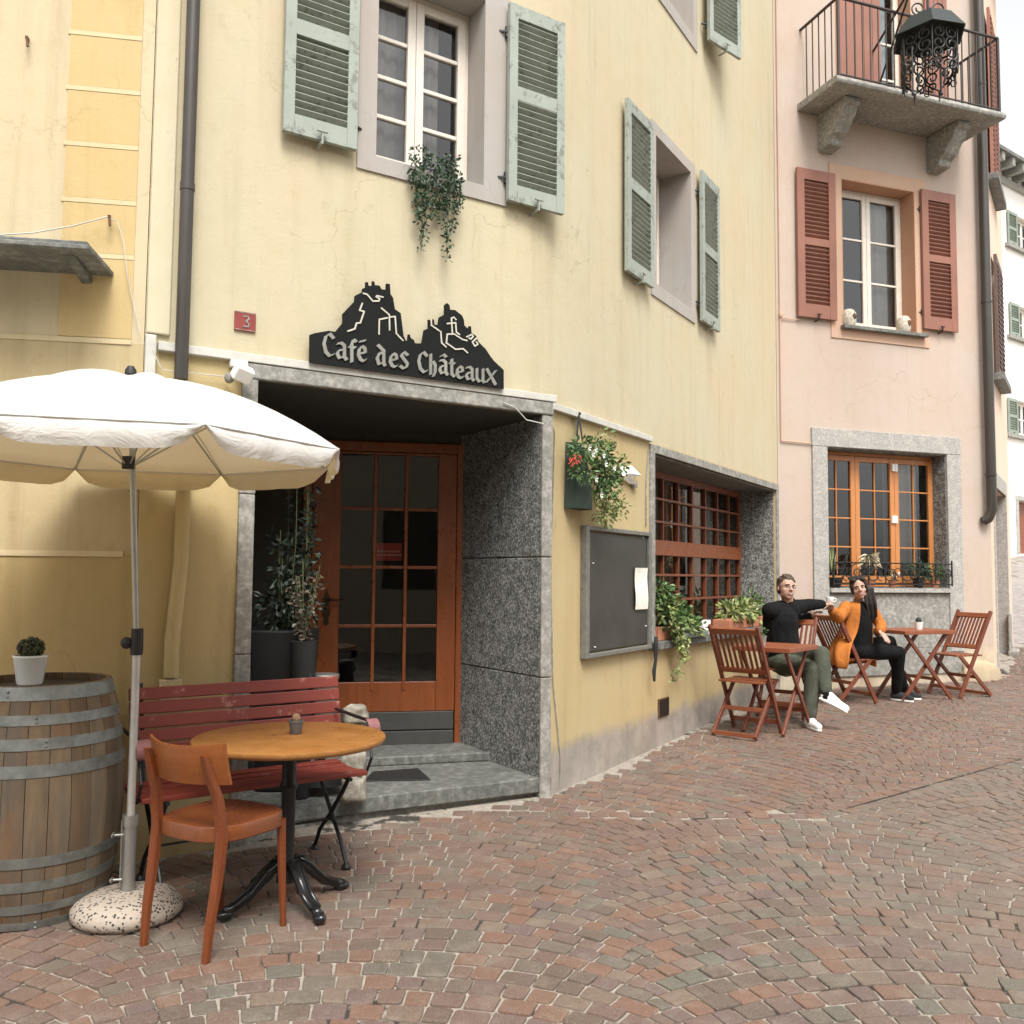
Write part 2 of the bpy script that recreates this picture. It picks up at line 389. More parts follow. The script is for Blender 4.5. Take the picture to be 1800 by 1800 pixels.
def seam(x): return 5.5 if x < 1.8 else 5.49 + .777 * (x - 1.8)
def inside_wall(x, y):
    p = Vector((x, y, 0))
    a = (p - WA.o).dot(WA.n) > -.05; b = (p - WB.o).dot(WB.n) > -.06; e = (p - WE.o).dot(WE.n) > -.08 - .03 * math.sin(3 * y)
    c = (p - WC.o).dot(WC.n) > -.07; d = (p - WD.o).dot(WD.n) > -.1
    if x < K[0]: return a
    if x < P1[0]: return b
    if x < Q[0]: return e and y > 4
    if x < RC.x: return c
    return d
def stones():
    mb = MB(); R = random.Random(3); V, Fs = [], []
    def stone(c, flat=0):
        cx = sum(p[0] for p in c) / 4; cy = sum(p[1] for p in c) / 4
        if not (1.7 < cy < 14.3 and abs(cx) < cy * .62 + .7): return
        if inside_wall(cx, cy): return
        z0 = gz(cx, cy) + R.uniform(-.003, .002); tx, ty = R.uniform(-.022, .022), R.uniform(-.022, .022)
        g_ = R.uniform(.045, .095); q = []
        for (x, y) in c:
            x += (cx - x) * g_ + R.uniform(-.003, .003); y += (cy - y) * g_ + R.uniform(-.003, .003); q.append((x, y))
        # octagonal outline: cut each corner
        o = []; cc = Vector((cx, cy))
        for i in range(4):
            p, a, b = Vector(q[i]), Vector(q[i - 1]), Vector(q[(i + 1) % 4]); k = R.uniform(.08, .17); k2 = R.uniform(.08, .17); mid_ = p.lerp(b, .5); out_ = (mid_ - cc) * R.uniform(-.02, .05)
            o += [p.lerp(a, k), p.lerp(cc, .02), p.lerp(b, k2), mid_ + out_] if R.random() < .45 else [p.lerp(a, k), p.lerp(cc, .07), p.lerp(b, k2), mid_ + out_]
        n0 = len(V)
        for s_, dz in ((1.0, -.03), (1.0, -.004), (.965, 0), (.86, .0012)):
            for p in o:
                w = cc.lerp(p, s_); V.append((w.x, w.y, z0 + dz + (w.x - cx) * tx + (w.y - cy) * ty))
        for r_ in range(3):
            for i in range(16): a = n0 + r_ * 16 + i; b = n0 + r_ * 16 + (i + 1) % 16; Fs.append((a, b, b + 16, a + 16))
        Fs.append(tuple(range(n0 + 48, n0 + 64)))
    def field(org, ax, per, x0, rad, k0, k1, v0, v1, test, step=.105):
        ax = Vector(ax).normalized(); ux = Vector((ax.y, -ax.x)); org = Vector(org); half = per / 2; amax = math.asin((half - .025) / rad)
        for k in range(k0, k1):
            xc = x0 + per * k; nrow = int((v1 - v0) / step); phase = R.uniform(0, step)
            for j in range(nrow):
                vj = v0 + j * step + phase; n = int(2 * amax * rad / .1); ang = [-amax]
                off = R.uniform(.3, 1.0)
                a = -amax + off * .1 / rad
                while a < amax - .045 / rad: ang.append(a); a += R.uniform(.078, .128) / rad
                ang.append(amax)
                for a0, a1 in zip(ang, ang[1:]):
                    c = []
                    for aa, vv, dd in ((a0, vj, 0), (a1, vj, 0), (a1, vj, 1), (a0, vj, 1)):
                        e_ = dd * step * math.cos(aa)
                        u_ = xc + (rad + e_) * math.sin(aa); v_ = vv + (rad + e_) * math.cos(aa) - rad
                        v_ += .012 * math.sin(u_ * 5 + vv * 2)
                        p = org + ux * u_ + ax * v_; c.append((p.x, p.y))
                    m_ = (sum(p[0] for p in c) / 4, sum(p[1] for p in c) / 4)
                    if test(*m_): stone(c)
    field((0, 0), (0.0, 1), 1.87, -.45, 1.5, -3, 5, .8, 12, lambda x, y: y < seam(x) - .06)
    field(P1, (.5175, .8557), 1.7, .55, 1.4, -4, 12, -9, 14, lambda x, y: y > seam(x) + .06)
    # the row of setts laid along the seam
    x = -1.0
    while x < 8:
        x2 = x + R.uniform(.10, .13)
        d = Vector((x2 - x, seam(x2) - seam(x))).normalized(); nn = Vector((-d.y, d.x))
        a, b = Vector((x, seam(x))), Vector((x2, seam(x2)))
        if x > 1.9:
            stone([tuple(a + nn * .006), tuple(b + nn * .006), tuple(b + nn * .085), tuple(a + nn * .085)]); stone([tuple(a - nn * .09), tuple(b - nn * .09), tuple(b - nn * .006), tuple(a - nn * .006)])
        else: stone([tuple(a - nn * .05), tuple(b - nn * .05), tuple(b + nn * .05), tuple(a + nn * .05)])
        x = x2
    mb.v = V; mb.f = Fs; mb.m = [0] * len(Fs); return mb
t = NT('porphyry_setts'); g_ = t.n('ShaderNodeNewGeometry'); r = g_.outputs['Random Per Island']
c = t.ramp(r, [(0, (.125, .095, .078)), (.13, (.175, .12, .10)), (.26, (.205, .115, .085)), (.38, (.14, .125, .105)), (.5, (.155, .105, .095)), (.6, (.205, .12, .088)), (.7, (.125, .128, .108)), (.8, (.195, .15, .12)), (.9, (.15, .105, .105)), (1, (.175, .165, .14))], 'CONSTANT')
big = t.noise(.55, 4, .6); c = t.mix(t.ramp(big, [(.42, 0), (.66, .4)]), c, (.19, .105, .075))
far = t.n('ShaderNodeSeparateXYZ'); t.l(t.tc.outputs['Object'], far.inputs[0]); X_, Y_ = far.outputs['X'], far.outputs['Y']
lane = t.math('MULTIPLY', t.ramp(t.math('DIVIDE', X_, 4), [(.25, 0), (.55, 1)]), t.math('LESS_THAN', Y_, t.math('ADD', 4.1, t.math('MULTIPLY', X_, .777))))
c = t.mix(t.math('MULTIPLY', lane, .4), c, (.185, .165, .14))
c = t.mix(1, c, (.90, .83, .80), 'MULTIPLY')
c = t.mix(t.math('MULTIPLY', t.math('GREATER_THAN', Y_, t.math('ADD', 4.1, t.math('MULTIPLY', X_, .777))), .22), c, (.20, .105, .07))
pt = t.noise(1.1, 3, .5); hsn = t.n('ShaderNodeHueSaturation'); hsn.inputs['Saturation'].default_value = 1.1; hsn.inputs['Value'].default_value = 1.08; t.l(c, hsn.inputs['Color']); c = hsn.outputs[0]; c = t.mix(t.ramp(pt, [(.38, 0), (.62, .4)]), c, t.mix(1, c, (.62, .60, .58), 'MULTIPLY'))
n1 = t.noise(55, 6, .7); n2 = t.noise(260, 3, .6)
c = t.mix(.35, c, t.ramp(n1, [(.3, (.35, .35, .35)), (.7, (1.1, 1.1, 1.1))]), 'MULTIPLY')
c = t.mix(t.ramp(n2, [(.56, 0), (.66, .5)]), c, (.42, .39, .35))
c = t.mix(t.ramp(t.noise(190, 3, .6), [(.57, 0), (.65, .6)]), c, (.06, .05, .045))
dust = t.noise(9, 6, .7); c = t.mix(t.ramp(dust, [(.5, .08), (.75, .38)]), c, (.34, .29, .24))
c = t.mix(1, c, (.86, .88, .86), 'MULTIPLY')
t.col(c); t.rough(t.ramp(n1, [(.3, .55), (.7, .85)])); t.bump(n1, .5, .004); t.bump(n2, .3, .001); m_sett = t.m
stones().build('cobblestones', m_sett, fix=False, kind='structure')
mb = MB(); q = [(1.9 + .3 * i, seam(1.9 + .3 * i)) for i in range(22)]
mb.add([(x, y + o_, gz(x, y) - .003) for x, y in q for o_ in (-.010, .010)], [(2 * i, 2 * i + 2, 2 * i + 3, 2 * i + 1) for i in range(21)]); mb.build('drain_channel', m_black, fix=False, kind='structure')

def rock(c, r, seed, flat=1):
    R_ = random.Random(seed); bm = bmesh.new(); bmesh.ops.create_icosphere(bm, subdivisions=3, radius=1)
    out = []
    for v in bm.verts:
        n_ = mnoise.noise(v.co * 1.6 + Vector((seed, 0, 0))); k = 1 + .28 * n_ + .07 * mnoise.noise(v.co * 5 + Vector((0, seed, 0)))
        p = Vector([math.copysign(abs(x) ** .62, x) for x in v.co]) * k; out.append((c[0] + p.x * r[0], c[1] + p.y * r[1], c[2] + p.z * r[2]))
    fs = [tuple(v.index for v in f.verts) for f in bm.faces]; bm.free(); return out, fs
# ---------------------------------------------------------------- walls with openings
def wall_mesh(u0, u1, z0, z1, holes, depth=.2, thick=.35, skips=()):
    mb = MB(); openings = holes; holes = list(holes) + list(skips)
    us = sorted(set([u0, u1] + [h[0] for h in holes] + [h[1] for h in holes])); zs = sorted(set([z0, z1] + [h[2] for h in holes] + [h[3] for h in holes]))
    for a, b in zip(us, us[1:]):
        for c, d in zip(zs, zs[1:]):
            m_ = ((a + b) / 2, (c + d) / 2)
            if any(h[0] < m_[0] < h[1] and h[2] < m_[1] < h[3] for h in holes): continue
            mb.add([(a, 0, c), (b, 0, c), (b, 0, d), (a, 0, d)], [(0, 1, 2, 3)])
            mb.add([(a, thick, c), (b, thick, c), (b, thick, d), (a, thick, d)], [(3, 2, 1, 0)])
    for h in openings:
        a, b, c, d = h[:4]; q = thick
        mb.add([(a, 0, c), (a, q, c), (a, q, d), (a, 0, d)], [(0, 1, 2, 3)]); mb.add([(b, 0, c), (b, q, c), (b, q, d), (b, 0, d)], [(3, 2, 1, 0)])
        mb.add([(a, 0, d), (a, q, d), (b, q, d), (b, 0, d)], [(0, 1, 2, 3)]); mb.add([(a, 0, c), (a, q, c), (b, q, c), (b, 0, c)], [(3, 2, 1, 0)])
    ze = z1 if not skips else skips[0][2]
    mb.add([(u0, 0, z0), (u0, thick, z0), (u0, thick, ze), (u0, 0, ze)], [(0, 1, 2, 3)]); mb.add([(u1, 0, z0), (u1, thick, z0), (u1, thick, ze), (u1, 0, ze)], [(3, 2, 1, 0)])
    mb.add([(u0, 0, z1), (u1, 0, z1), (u1, thick, z1), (u0, thick, z1)], [(0, 1, 2, 3)])
    return mb
def lining(h, y0, y1, t_=.012):
    """plaster or stone faces just inside an opening"""
    a, b, c, d = h; mb = MB()
    mb.box((a, y0, c), (a + t_, y1, d)); mb.box((b - t_, y0, c), (b, y1, d)); mb.box((a + t_, y0, d - t_), (b - t_, y1, d)); mb.box((a + t_, y0, c), (b - t_, y1, c + t_)); return mb
def surround(o, h, y0=-.012, y1=0.0):
    """flat band round an opening: o outer rect, h inner rect"""
    mb = MB(); a, b, c, d = o; e, f, g_, k = h
    mb.box((a, y0, c), (e, y1, d)); mb.box((f, y0, c), (b, y1, d)); mb.box((e, y0, k), (f, y1, d))
    if g_ > c: mb.box((e, y0, c), (f, y1, g_))
    return mb
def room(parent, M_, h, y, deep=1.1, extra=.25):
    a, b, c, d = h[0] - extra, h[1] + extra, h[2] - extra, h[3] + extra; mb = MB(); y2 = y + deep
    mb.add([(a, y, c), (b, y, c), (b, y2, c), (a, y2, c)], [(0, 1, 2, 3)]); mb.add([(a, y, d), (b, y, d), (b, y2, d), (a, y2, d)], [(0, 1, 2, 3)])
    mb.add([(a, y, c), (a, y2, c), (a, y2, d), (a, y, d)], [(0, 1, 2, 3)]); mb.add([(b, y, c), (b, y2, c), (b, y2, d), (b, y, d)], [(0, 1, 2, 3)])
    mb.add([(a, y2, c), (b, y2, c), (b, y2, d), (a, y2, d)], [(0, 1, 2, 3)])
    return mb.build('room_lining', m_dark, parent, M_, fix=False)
def window(parent, M_, h, y, mat, sashes, rows, fw=.05, mw=.022, glassm=None, gap=.015, cols=1, ms=None, name='window', curtain=None):
    """sashes: list of (u0,u1); frame bars proud of the glass"""
    a, b, c, d = h; mb = MB(); g = MB(); ms = ms or mw
    mb.box((a, y, c), (a + fw * .6, y + .06, d)); mb.box((b - fw * .6, y, c), (b, y + .06, d)); mb.box((a + fw * .6, y, d - fw * .6), (b - fw * .6, y + .06, d)); mb.box((a + fw * .6, y, c), (b - fw * .6, y + .06, c + fw * .6))
    for s0, s1 in sashes:
        y0, y1 = y - .012, y + .035; c2, d2 = c + fw * .6 + .004, d - fw * .6 - .004
        mb.box((s0, y0, c2), (s0 + fw, y1, d2)); mb.box((s1 - fw, y0, c2), (s1, y1, d2)); mb.box((s0 + fw, y0 + .002, d2 - fw), (s1 - fw, y1 - .002, d2)); mb.box((s0 + fw, y0 + .002, c2), (s1 - fw, y1 - .002, c2 + fw * 1.3))
        zz0, zz1 = c2 + fw * 1.3, d2 - fw
        for r_ in range(1, rows):
            z = zz0 + (zz1 - zz0) * r_ / rows; mb.box((s0 + fw, y0 + .008, z - mw / 2), (s1 - fw, y1 - .008, z + mw / 2))
        for q in range(1, cols):
            u = s0 + fw + (s1 - s0 - 2 * fw) * q / cols; mb.box((u - ms / 2, y0 + .006, zz0), (u + ms / 2, y1 - .006, zz1))
        g.add([(s0 + fw * .8, y + .012, zz0 - .01), (s1 - fw * .8, y + .012, zz0 - .01), (s1 - fw * .8, y + .012, zz1 + .01), (s0 + fw * .8, y + .012, zz1 + .01)], [(0, 1, 2, 3)])
    wo_ = mb.build(name, mat, parent, M_, bevel=.004)
    g.build('pane', glassm or m_glass, wo_, M_, fix=False)
    if curtain:
        u0, u1, mt = curtain; n = int((u1 - u0) / .02); cm = MB(); vs = []
        for z in (c, d):
            for i in range(n + 1):
                u = u0 + (u1 - u0) * i / n; vs.append((u, y + .12 + .018 * math.sin(u * 75) + .01 * math.sin(u * 31), z))
        cm.add(vs, [(i, i + 1, n + 2 + i, n + 1 + i) for i in range(n)]); cm.build('curtain', mt, wo_, M_, smooth='all', fix=False)
    return wo_
def shutter(parent, M_, wd, ht, mat, mids=(.5,), st=.07, slat=.045, top=.09, bot=.11, hinge_left=True, name='shutter'):
    """louvred leaf in its own frame: x 0..wd, y 0..-.035, z 0..ht"""
    mb = MB(); th = .034
    mb.box((0, -th, 0), (st, 0, ht)); mb.box((wd - st, -th, 0), (wd, 0, ht))
    zs = [(0, bot)] + [(m_ * ht - .045, m_ * ht + .045) for m_ in mids] + [(ht - top, ht)]
    for a, b in zs: mb.box((st, -th + .002, a), (wd - st, -.002, b))
    for (a, b), (c_, d) in zip(zs, zs[1:]):
        z = b + slat * .6
        while z < c_ - slat * .3:
            T = Matrix.Translation((0, -th / 2, z)) @ Matrix.Rotation(math.radians(-38), 4, 'X')
            mb.box((st - .004, -.021, -.0035), (wd - st + .004, .021, .0035), T); z += slat
    mb.box((st, -.004, bot), (wd - st, -.001, ht - top))
    o = mb.build(name, mat, parent, M_, bevel=.003)
    for z in (.12 * ht, .86 * ht):
        x = 0 if hinge_left else wd
        h = MB(); h.tube([(x, .01, z - .035), (x, .01, z + .035)], .011, 8); s_ = -1 if hinge_left else 1; h.beam((x, .0, z), (x + s_ * .05, .03, z), .012, .012)
        h.build('hinge', m_iron, o, M_)
    x = wd * .5; k = MB(); k.beam((x, -.05, -.03), (x, -.05, .045), .014, .01); k.beam((x, -.05, -.02), (x, .05, -.03), .012, .012); k.tube([(x - .03, -.055, .04), (x + .03, -.055, .04)], .007, 6)
    k.build('holdback', m_green if mat is m_green else m_iron, o, M_)
    return o
def rect(W, *ps):
    uv = [W(*p) for p in ps]; return uv

# ================================================================ yellow cafe house
yh = thing('yellow_house', 'cream and ochre stuccoed cafe house with pale green shutters and a deep stone doorway', 'house', TR(P1[0], P1[1], 0))
MBW, MEW = WB.M, WE.M
DOOR = (.575, 2.435, -.2, 2.475)
W1 = (1.22, 1.975, 3.87, 5.10)
wall_mesh(0, WB.L, -.2, 10.4, [DOOR, W1], thick=.3, skips=[(WB.L - .34, WB.L, 2.61, 10.4)]).build('wall', m_yel, yh, MBW)
W3 = (1.74, 2.585, 3.83, 5.11); W2 = (1.707, 5.31, .93, 2.437); W4 = (1.80, 2.67, 6.42, 7.75)
wall_mesh(.006, WE.L, -.2, 10.4, [W2, W3, W4], thick=.055, skips=[(.006, .55, 2.555, 10.4)]).build('wall', m_yel2, yh, MEW)
# the upper wall turns the corner in a smooth curve
mb = MB(); p0 = WB.P(WB.L - .34); p2 = WE.P(.55); p1 = Vector((P1[0], P1[1], 0)); vs = []; nn = 14
for z in (2.56, 10.4):
    for i in range(nn + 1):
        t_ = i / nn; vs.append((WB.M.inverted() @ ((1 - t_) ** 2 * p0 + 2 * t_ * (1 - t_) * p1 + t_ * t_ * p2)) + Vector((0, 0, z)))
mb.add(vs, [(i, i + 1, i + nn + 2, i + nn + 1) for i in range(nn)]); mb.build('wall', m_yel, yh, MBW, smooth='all', fix=False)
# roof slab with eaves
mb = MB(); pts = [WB.P(-.3, -.5), WB.P(WB.L + .12, -.5), WE.P(WE.L + .0, -.5), WE.P(WE.L, 6), WB.P(-.3, 6)]
mb.add([(p.x, p.y, 10.4) for p in pts] + [(p.x, p.y, 10.55) for p in pts], [(0, 1, 2, 3, 4), (9, 8, 7, 6, 5)] + [(i, (i + 1) % 5, (i + 1) % 5 + 5, i + 5) for i in range(5)])
mb.build('roof', m_slate, yh, Matrix.Identity(4))
# ledge
mb = MB(); mb.box((.06, -.035, 2.565), (WB.L + .02, -.0005, 2.61)); mb.build('ledge', m_ledge, yh, MBW, bevel=.004)
mb = MB(); mb.box((-.02, -.035, 2.515), (1.62, -.0005, 2.56)); mb.build('ledge', m_ledge, yh, MEW, bevel=.004)
mb = MB(); mb.box((.0, -.03, 2.2), (.05, -.0005, 2.64)); mb.build('ledge', m_ledge, yh, MBW, bevel=.004)
# pale edge strip of the wall beside the drainpipe
mb = MB(); mb.box((0.003, -.02, 2.65), (.115, -.0005, 10.38)); mb.build('corner_strip', m_cream, yh, MBW, bevel=.006)
# door surround: lintel and jambs
mb = MB(); mb.box((.50, -.03, 2.478), (2.50, .30, 2.562)); mb.build('lintel', m_conc, yh, MBW, bevel=.008)
mb = MB(); mb.box((.49, -.025, 0), (.575, .03, 1.02)); mb.box((.491, -.024, 1.024), (.574, .03, 1.86)); mb.box((.49, -.025, 1.864), (.575, .03, 2.476)); mb.build('door_jamb', m_conc, yh, MBW, bevel=.005)
# deep porch: granite reveal on the right, in two bays of three courses
wr = 1.04
u_r = DOOR[1]; DI = WB.P(u_r, wr)             # inner right corner
for i, (a, b) in enumerate(((0.0, .43), (.436, wr + .02))):
    for j, (c_, d) in enumerate(((.0, .80), (.806, 1.56), (1.566, 2.47))):
        if i == 1 and c_ == 0: c_ = .0
        mb = MB(); n = 9
        mb.box((u_r - .015, a + (0.001 if i == 0 else 0), c_), (u_r + .05, b, d)); mb.build('granite_block', m_gran, yh, MBW, bevel=.006)
mb = MB(); mb.box((u_r - .018, -.022, -.1), (WB.L - .002, -.0005, .80)); mb.box((u_r - .018, -.022, .806), (WB.L - .002, -.0005, 1.56)); mb.box((u_r - .018, -.022, 1.566), (WB.L - .002, -.0005, 2.476)); mb.build('door_jamb', m_conc, yh, MBW, bevel=.006)
# door plane
ddir = Vector((-.98, -.19, 0)).normalized(); dn = Vector((.19, -.98, 0)).normalized()  # dn faces the street
DM = frameM(DI + ddir * 2.6, -ddir, -dn, Vector((0, 0, 1)))   # x to the right, y inwards; right corner at x = 2.6
DW = Wall((DM.translation.x, DM.translation.y), (DI.x, DI.y))
def DU(px, py): return DW(px, py)
du0 = DU(543, 1000)[0]; du1 = DU(806, 1000)[0]
zb, zt = .235, 2.40
# porch interior: back wall left of and over the door, left reveal, ceiling, floor
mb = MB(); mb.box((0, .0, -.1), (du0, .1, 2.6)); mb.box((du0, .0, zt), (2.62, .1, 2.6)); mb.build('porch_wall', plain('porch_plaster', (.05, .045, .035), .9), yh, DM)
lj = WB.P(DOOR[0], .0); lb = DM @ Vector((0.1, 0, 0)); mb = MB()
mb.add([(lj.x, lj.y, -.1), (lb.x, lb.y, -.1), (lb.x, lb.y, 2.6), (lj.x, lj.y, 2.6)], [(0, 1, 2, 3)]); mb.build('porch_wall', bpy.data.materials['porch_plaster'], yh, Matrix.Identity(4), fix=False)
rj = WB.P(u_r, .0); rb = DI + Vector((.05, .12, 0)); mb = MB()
mb.add([(p.x, p.y, 2.474) for p in (lj, rj, rb, lb)] + [(p.x, p.y, 2.6) for p in (lj, rj, rb, lb)], [(0, 1, 2, 3), (7, 6, 5, 4), (0, 1, 5, 4), (1, 2, 6, 5), (2, 3, 7, 6), (3, 0, 4, 7)]); mb.build('porch_ceiling', plain('dark_ceiling', (.05, .05, .042), .9), yh, Matrix.Identity(4))  # ceiling in one even dark colour
# steps
s0 = Vector(atz(543, 1414, .185)); s1 = Vector(atz(970, 1365, .18)); 
fl = [s0 + Vector((-.05, .02, 0)), s1, WB.P(u_r + .0, .02) + Vector((.02, 0, 0)), DI + Vector((.03, .03, 0)), lb, lj]
def slab(pts, z0, z1): 
    mb = MB(); n = len(pts); mb.add([(p[0], p[1], z0) for p in pts] + [(p[0], p[1], z1) for p in pts], [tuple(range(n)), tuple(reversed(range(n, 2 * n)))] + [(i, (i + 1) % n, (i + 1) % n + n, i + n) for i in range(n)]); return mb
slab(fl, .09, .18).build('step', m_slate, yh, Matrix.Identity(4), bevel=.012)
fl2 = [p + (Vector((.02, .05, 0)) if i < 2 else Vector((0, 0, 0))) for i, p in enumerate(fl)]
fl2[1] = s1 + Vector((-.03, .04, 0))
slab(fl2, -.1, .088).build('step', m_conc, yh, Matrix.Identity(4), bevel=.01)
q0 = atz(600, 1334, .24); q1 = atz(866, 1322, .24)
slab([Vector((-1.75, q0.y - .08, 0)), q0, q1, WB.P(u_r - .016, (q1 - WB.o).dot(WB.n) + .04), DI, lb], .181, .24).build('step', m_slate, yh, Matrix.Identity(4), bevel=.008)
# door
dr = thing('tmp', 'x', 'x'); bpy.data.objects.remove(dr)
def dz(py, px=675): return DU(px, py)[1]
mb = MB(); fwid = .055
mb.box((du0 - .05, -.03, zb), (du0 + .012, .05, zt)); mb.box((du1 - .02, -.03, zb), (du1 + .05, .05, zt)); mb.box((du0 + .012, -.03, zt - .07), (du1 - .02, .05, zt)); dfr = mb.build('door_frame', m_orw, yh, DM, bevel=.005)
L0, L1 = du0 + .016, du1 - .024; ga, gb = DU(597, 1000)[0], DU(768, 1000)[0]; gt, gbz = dz(800), dz(1198); pz = dz(1250)
mb = MB(); mb.box((L0, -.035, pz), (ga, .01, zt - .074)); mb.box((gb, -.035, pz), (L1, .01, zt - .074)); mb.box((ga, -.034, gt), (gb, .009, zt - .075)); mb.box((ga, -.034, pz), (gb, .009, gbz))
for py in (895, 997, 1100): z = dz(py); mb.box((ga, -.026, z - .011), (gb, .002, z + .011))
for px in (657, 712): u = DU(px, 1000)[0]; mb.box((u - .012, -.042, gbz - .06), (u + .012, .0, gt + .01))
door = mb.build('door', m_orw, yh, DM, bevel=.004)
mb = MB(); mb.add([(ga - .01, -.008, gbz - .01), (gb + .01, -.008, gbz - .01), (gb + .01, -.008, gt + .01), (ga - .01, -.008, gt + .01)], [(0, 1, 2, 3)]); mb.build('pane', m_glass_dim, door, DM, fix=False)
mb = MB(); z1_ = dz(1283); mb.box((L0, -.045, z1_ + .004), (L1 - .005, .008, pz - .002)); mb.box((L0, -.05, zb + .004), (L1 - .005, .008, z1_ - .004)); mb.build('kick_plate', plain('dark_kick_plate', (.055, .055, .05), .5), door, DM, bevel=.004)
hu, hz = DU(574, 1062)
mb = MB(); mb.prism([(hu + .0, hz - .15), (hu + .02, hz - .13), (hu + .013, hz - .1), (hu + .03, hz - .06), (hu + .015, hz), (hu + .032, hz + .04), (hu + .012, hz + .07), (hu, hz + .11), (hu - .012, hz + .07), (hu - .032, hz + .04), (hu - .015, hz), (hu - .03, hz - .06), (hu - .013, hz - .1), (hu - .02, hz - .13)], -.045, -.036)
mb.tube([(hu, -.04, hz + .03), (hu, -.085, hz + .03), (hu + .03, -.09, hz + .033), (hu + .09, -.088, hz + .028), (hu + .125, -.085, hz + .035)], [.009, .008, .009, .008, .006], 8); mb.ell((hu, -.05, hz - .03), .01, .008, .014)
mb.build('handle', plain('old_bronze', (.07, .045, .03), .35, .8), door, DM, smooth=True)
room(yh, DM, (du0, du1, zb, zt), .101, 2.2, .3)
# window over the sign
m_pane_back = plain('pale_pane_backing', (.42, .40, .37), .9, var=.06)
surround((1.115, 2.145, 3.785, 5.20), W1).build('window_surround', m_lilac, yh, MBW)
lining(W1, -.012, .22).build('window_reveal', m_lilac, yh, MBW)
um = (WB(730, 150, .19)[0])
w_ = window(yh, MBW, (1.233, 1.962, 3.884, 5.088), .20, m_wwin, [(1.262, um), (um + .003, 1.935)], 4, .055, .026, curtain=(1.25, 1.80, m_pane_back))  # pale grey sheet added behind the panes to stand for their reflection
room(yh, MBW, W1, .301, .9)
for (a, b, zz, hl) in ((WB(497, 232, -.06)[0], WB(627, 262, -.06)[0], WB(560, 246, -.06)[1], False), (WB(893, 352, -.06)[0], WB(991, 376, -.06)[0], WB(940, 364, -.06)[1], True)):
    shutter(yh, WB.at(a, -.035, zz), b - a, 1.30, m_green, (.47,) if not hl else (.55,), st=.062, slat=.043, hinge_left=hl)
# middle window of the street side
surround((1.66, 2.68, 3.73, 5.20), W3).build('window_surround', m_lilac, yh, MEW)
lining(W3, -.012, .30).build('window_reveal', m_lilac, yh, MEW)
window(yh, MEW, (1.76, 2.565, 3.85, 5.09), .29, m_wwin, [(1.79, 2.16), (2.163, 2.535)], 3, .05, .024)
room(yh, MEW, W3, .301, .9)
for (pa, pb, pt, hl) in (((1103, 475), (1148, 497), (1105, 173), False), ((1235, 563), (1265, 575), (1233, 298), True)):
    a, za = WE(*pa, -.06); b, _ = WE(*pb, -.06); _, zt_ = WE(*pt, -.06)
    shutter(yh, WE.at(a, -.035, za), b - a, zt_ - za, m_green, (.5,) if hl else (.52,), st=.06, slat=.043, hinge_left=hl)
# top window of the street side
surround((1.72, 2.77, 6.32, 7.85), W4).build('window_surround', m_lilac, yh, MEW)
lining(W4, -.012, .30).build('window_reveal', m_lilac, yh, MEW)
window(yh, MEW, (1.82, 2.65, 6.44, 7.73), .29, m_wwin, [(1.85, 2.23), (2.233, 2.62)], 3, .05, .024)
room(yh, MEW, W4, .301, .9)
a, za = WE(1243, 68, -.06); shutter(yh, WE.at(a, -.06, za - .02, math.radians(-18)), .5, 1.35, m_green, (.5,), st=.06, slat=.043, hinge_left=True)
a, za = WE(1118, -90, -.06); shutter(yh, WE.at(1.2, -.035, 6.5), .5, 1.35, m_green, (.5,), st=.06, slat=.043, hinge_left=False)
# big lower window
mb = MB(); mb.box((1.62, -.02, .93), (1.707, .02, 2.50)); mb.box((1.708, -.021, 2.437), (5.39, .02, 2.505)); mb.box((5.311, -.02, .3), (5.39, .02, 2.436)); mb.build('window_surround', m_conc, yh, MEW, bevel=.004)
mb = MB(); mb.box((1.60, -.06, .865), (5.31, .45, .93)); mb.build('window_sill', m_slate, yh, MEW, bevel=.006)
mb = MB(); mb.box((5.295, .021, .93), (5.31, .46, 2.437)); mb.build('window_reveal', m_gran, yh, MEW); mb = MB(); mb.box((1.707, .021, 2.422), (5.294, .46, 2.437)); mb.box((1.707, .02, .93), (1.72, .46, 2.42)); mb.build('window_reveal', m_slate, yh, MEW)
mb = MB(); Y0, Y1 = .40, .44; a, b, c_, d = 1.72, 5.294, .931, 2.42
mb.box((a, Y0, c_), (a + .06, Y1, d)); mb.box((b - .06, Y0, c_), (b, Y1, d)); mb.box((a + .06, Y0, d - .06), (b - .06, Y1, d)); mb.box((a + .06, Y0, c_), (b - .06, Y1, c_ + .06))
zr = WE(1225, 968, .4)[1]; mb.mi = 1; mb.box((a + .06, Y0 - .03, zr - .07), (b - .06, Y1, zr + .07)); mb.mi = 0
for k in range(1, 9): u = a + .03 + (b - a - .06) * k / 9; mb.box((u - .012, Y0 - .004, c_ + .06), (u + .012, Y1 - .006, zr - .072)); mb.box((u - .012, Y0 - .004, zr + .072), (u + .012, Y1 - .006, d - .06))
for z in (c_ + .06 + (zr - c_) * .30, c_ + .06 + (zr - c_) * .60, zr + (d - zr) * .34, zr + (d - zr) * .64): mb.box((a + .06, Y0 - .01, z - .011), (b - .06, Y1 - .01, z + .011))
w2 = mb.build('window', [m_rbw, m_orw], yh, MEW, bevel=.003)
mb = MB(); mb.add([(a, .425, c_), (b, .425, c_), (b, .425, d), (a, .425, d)], [(0, 1, 2, 3)]); mb.build('pane', m_glass_dim, w2, MEW, fix=False)
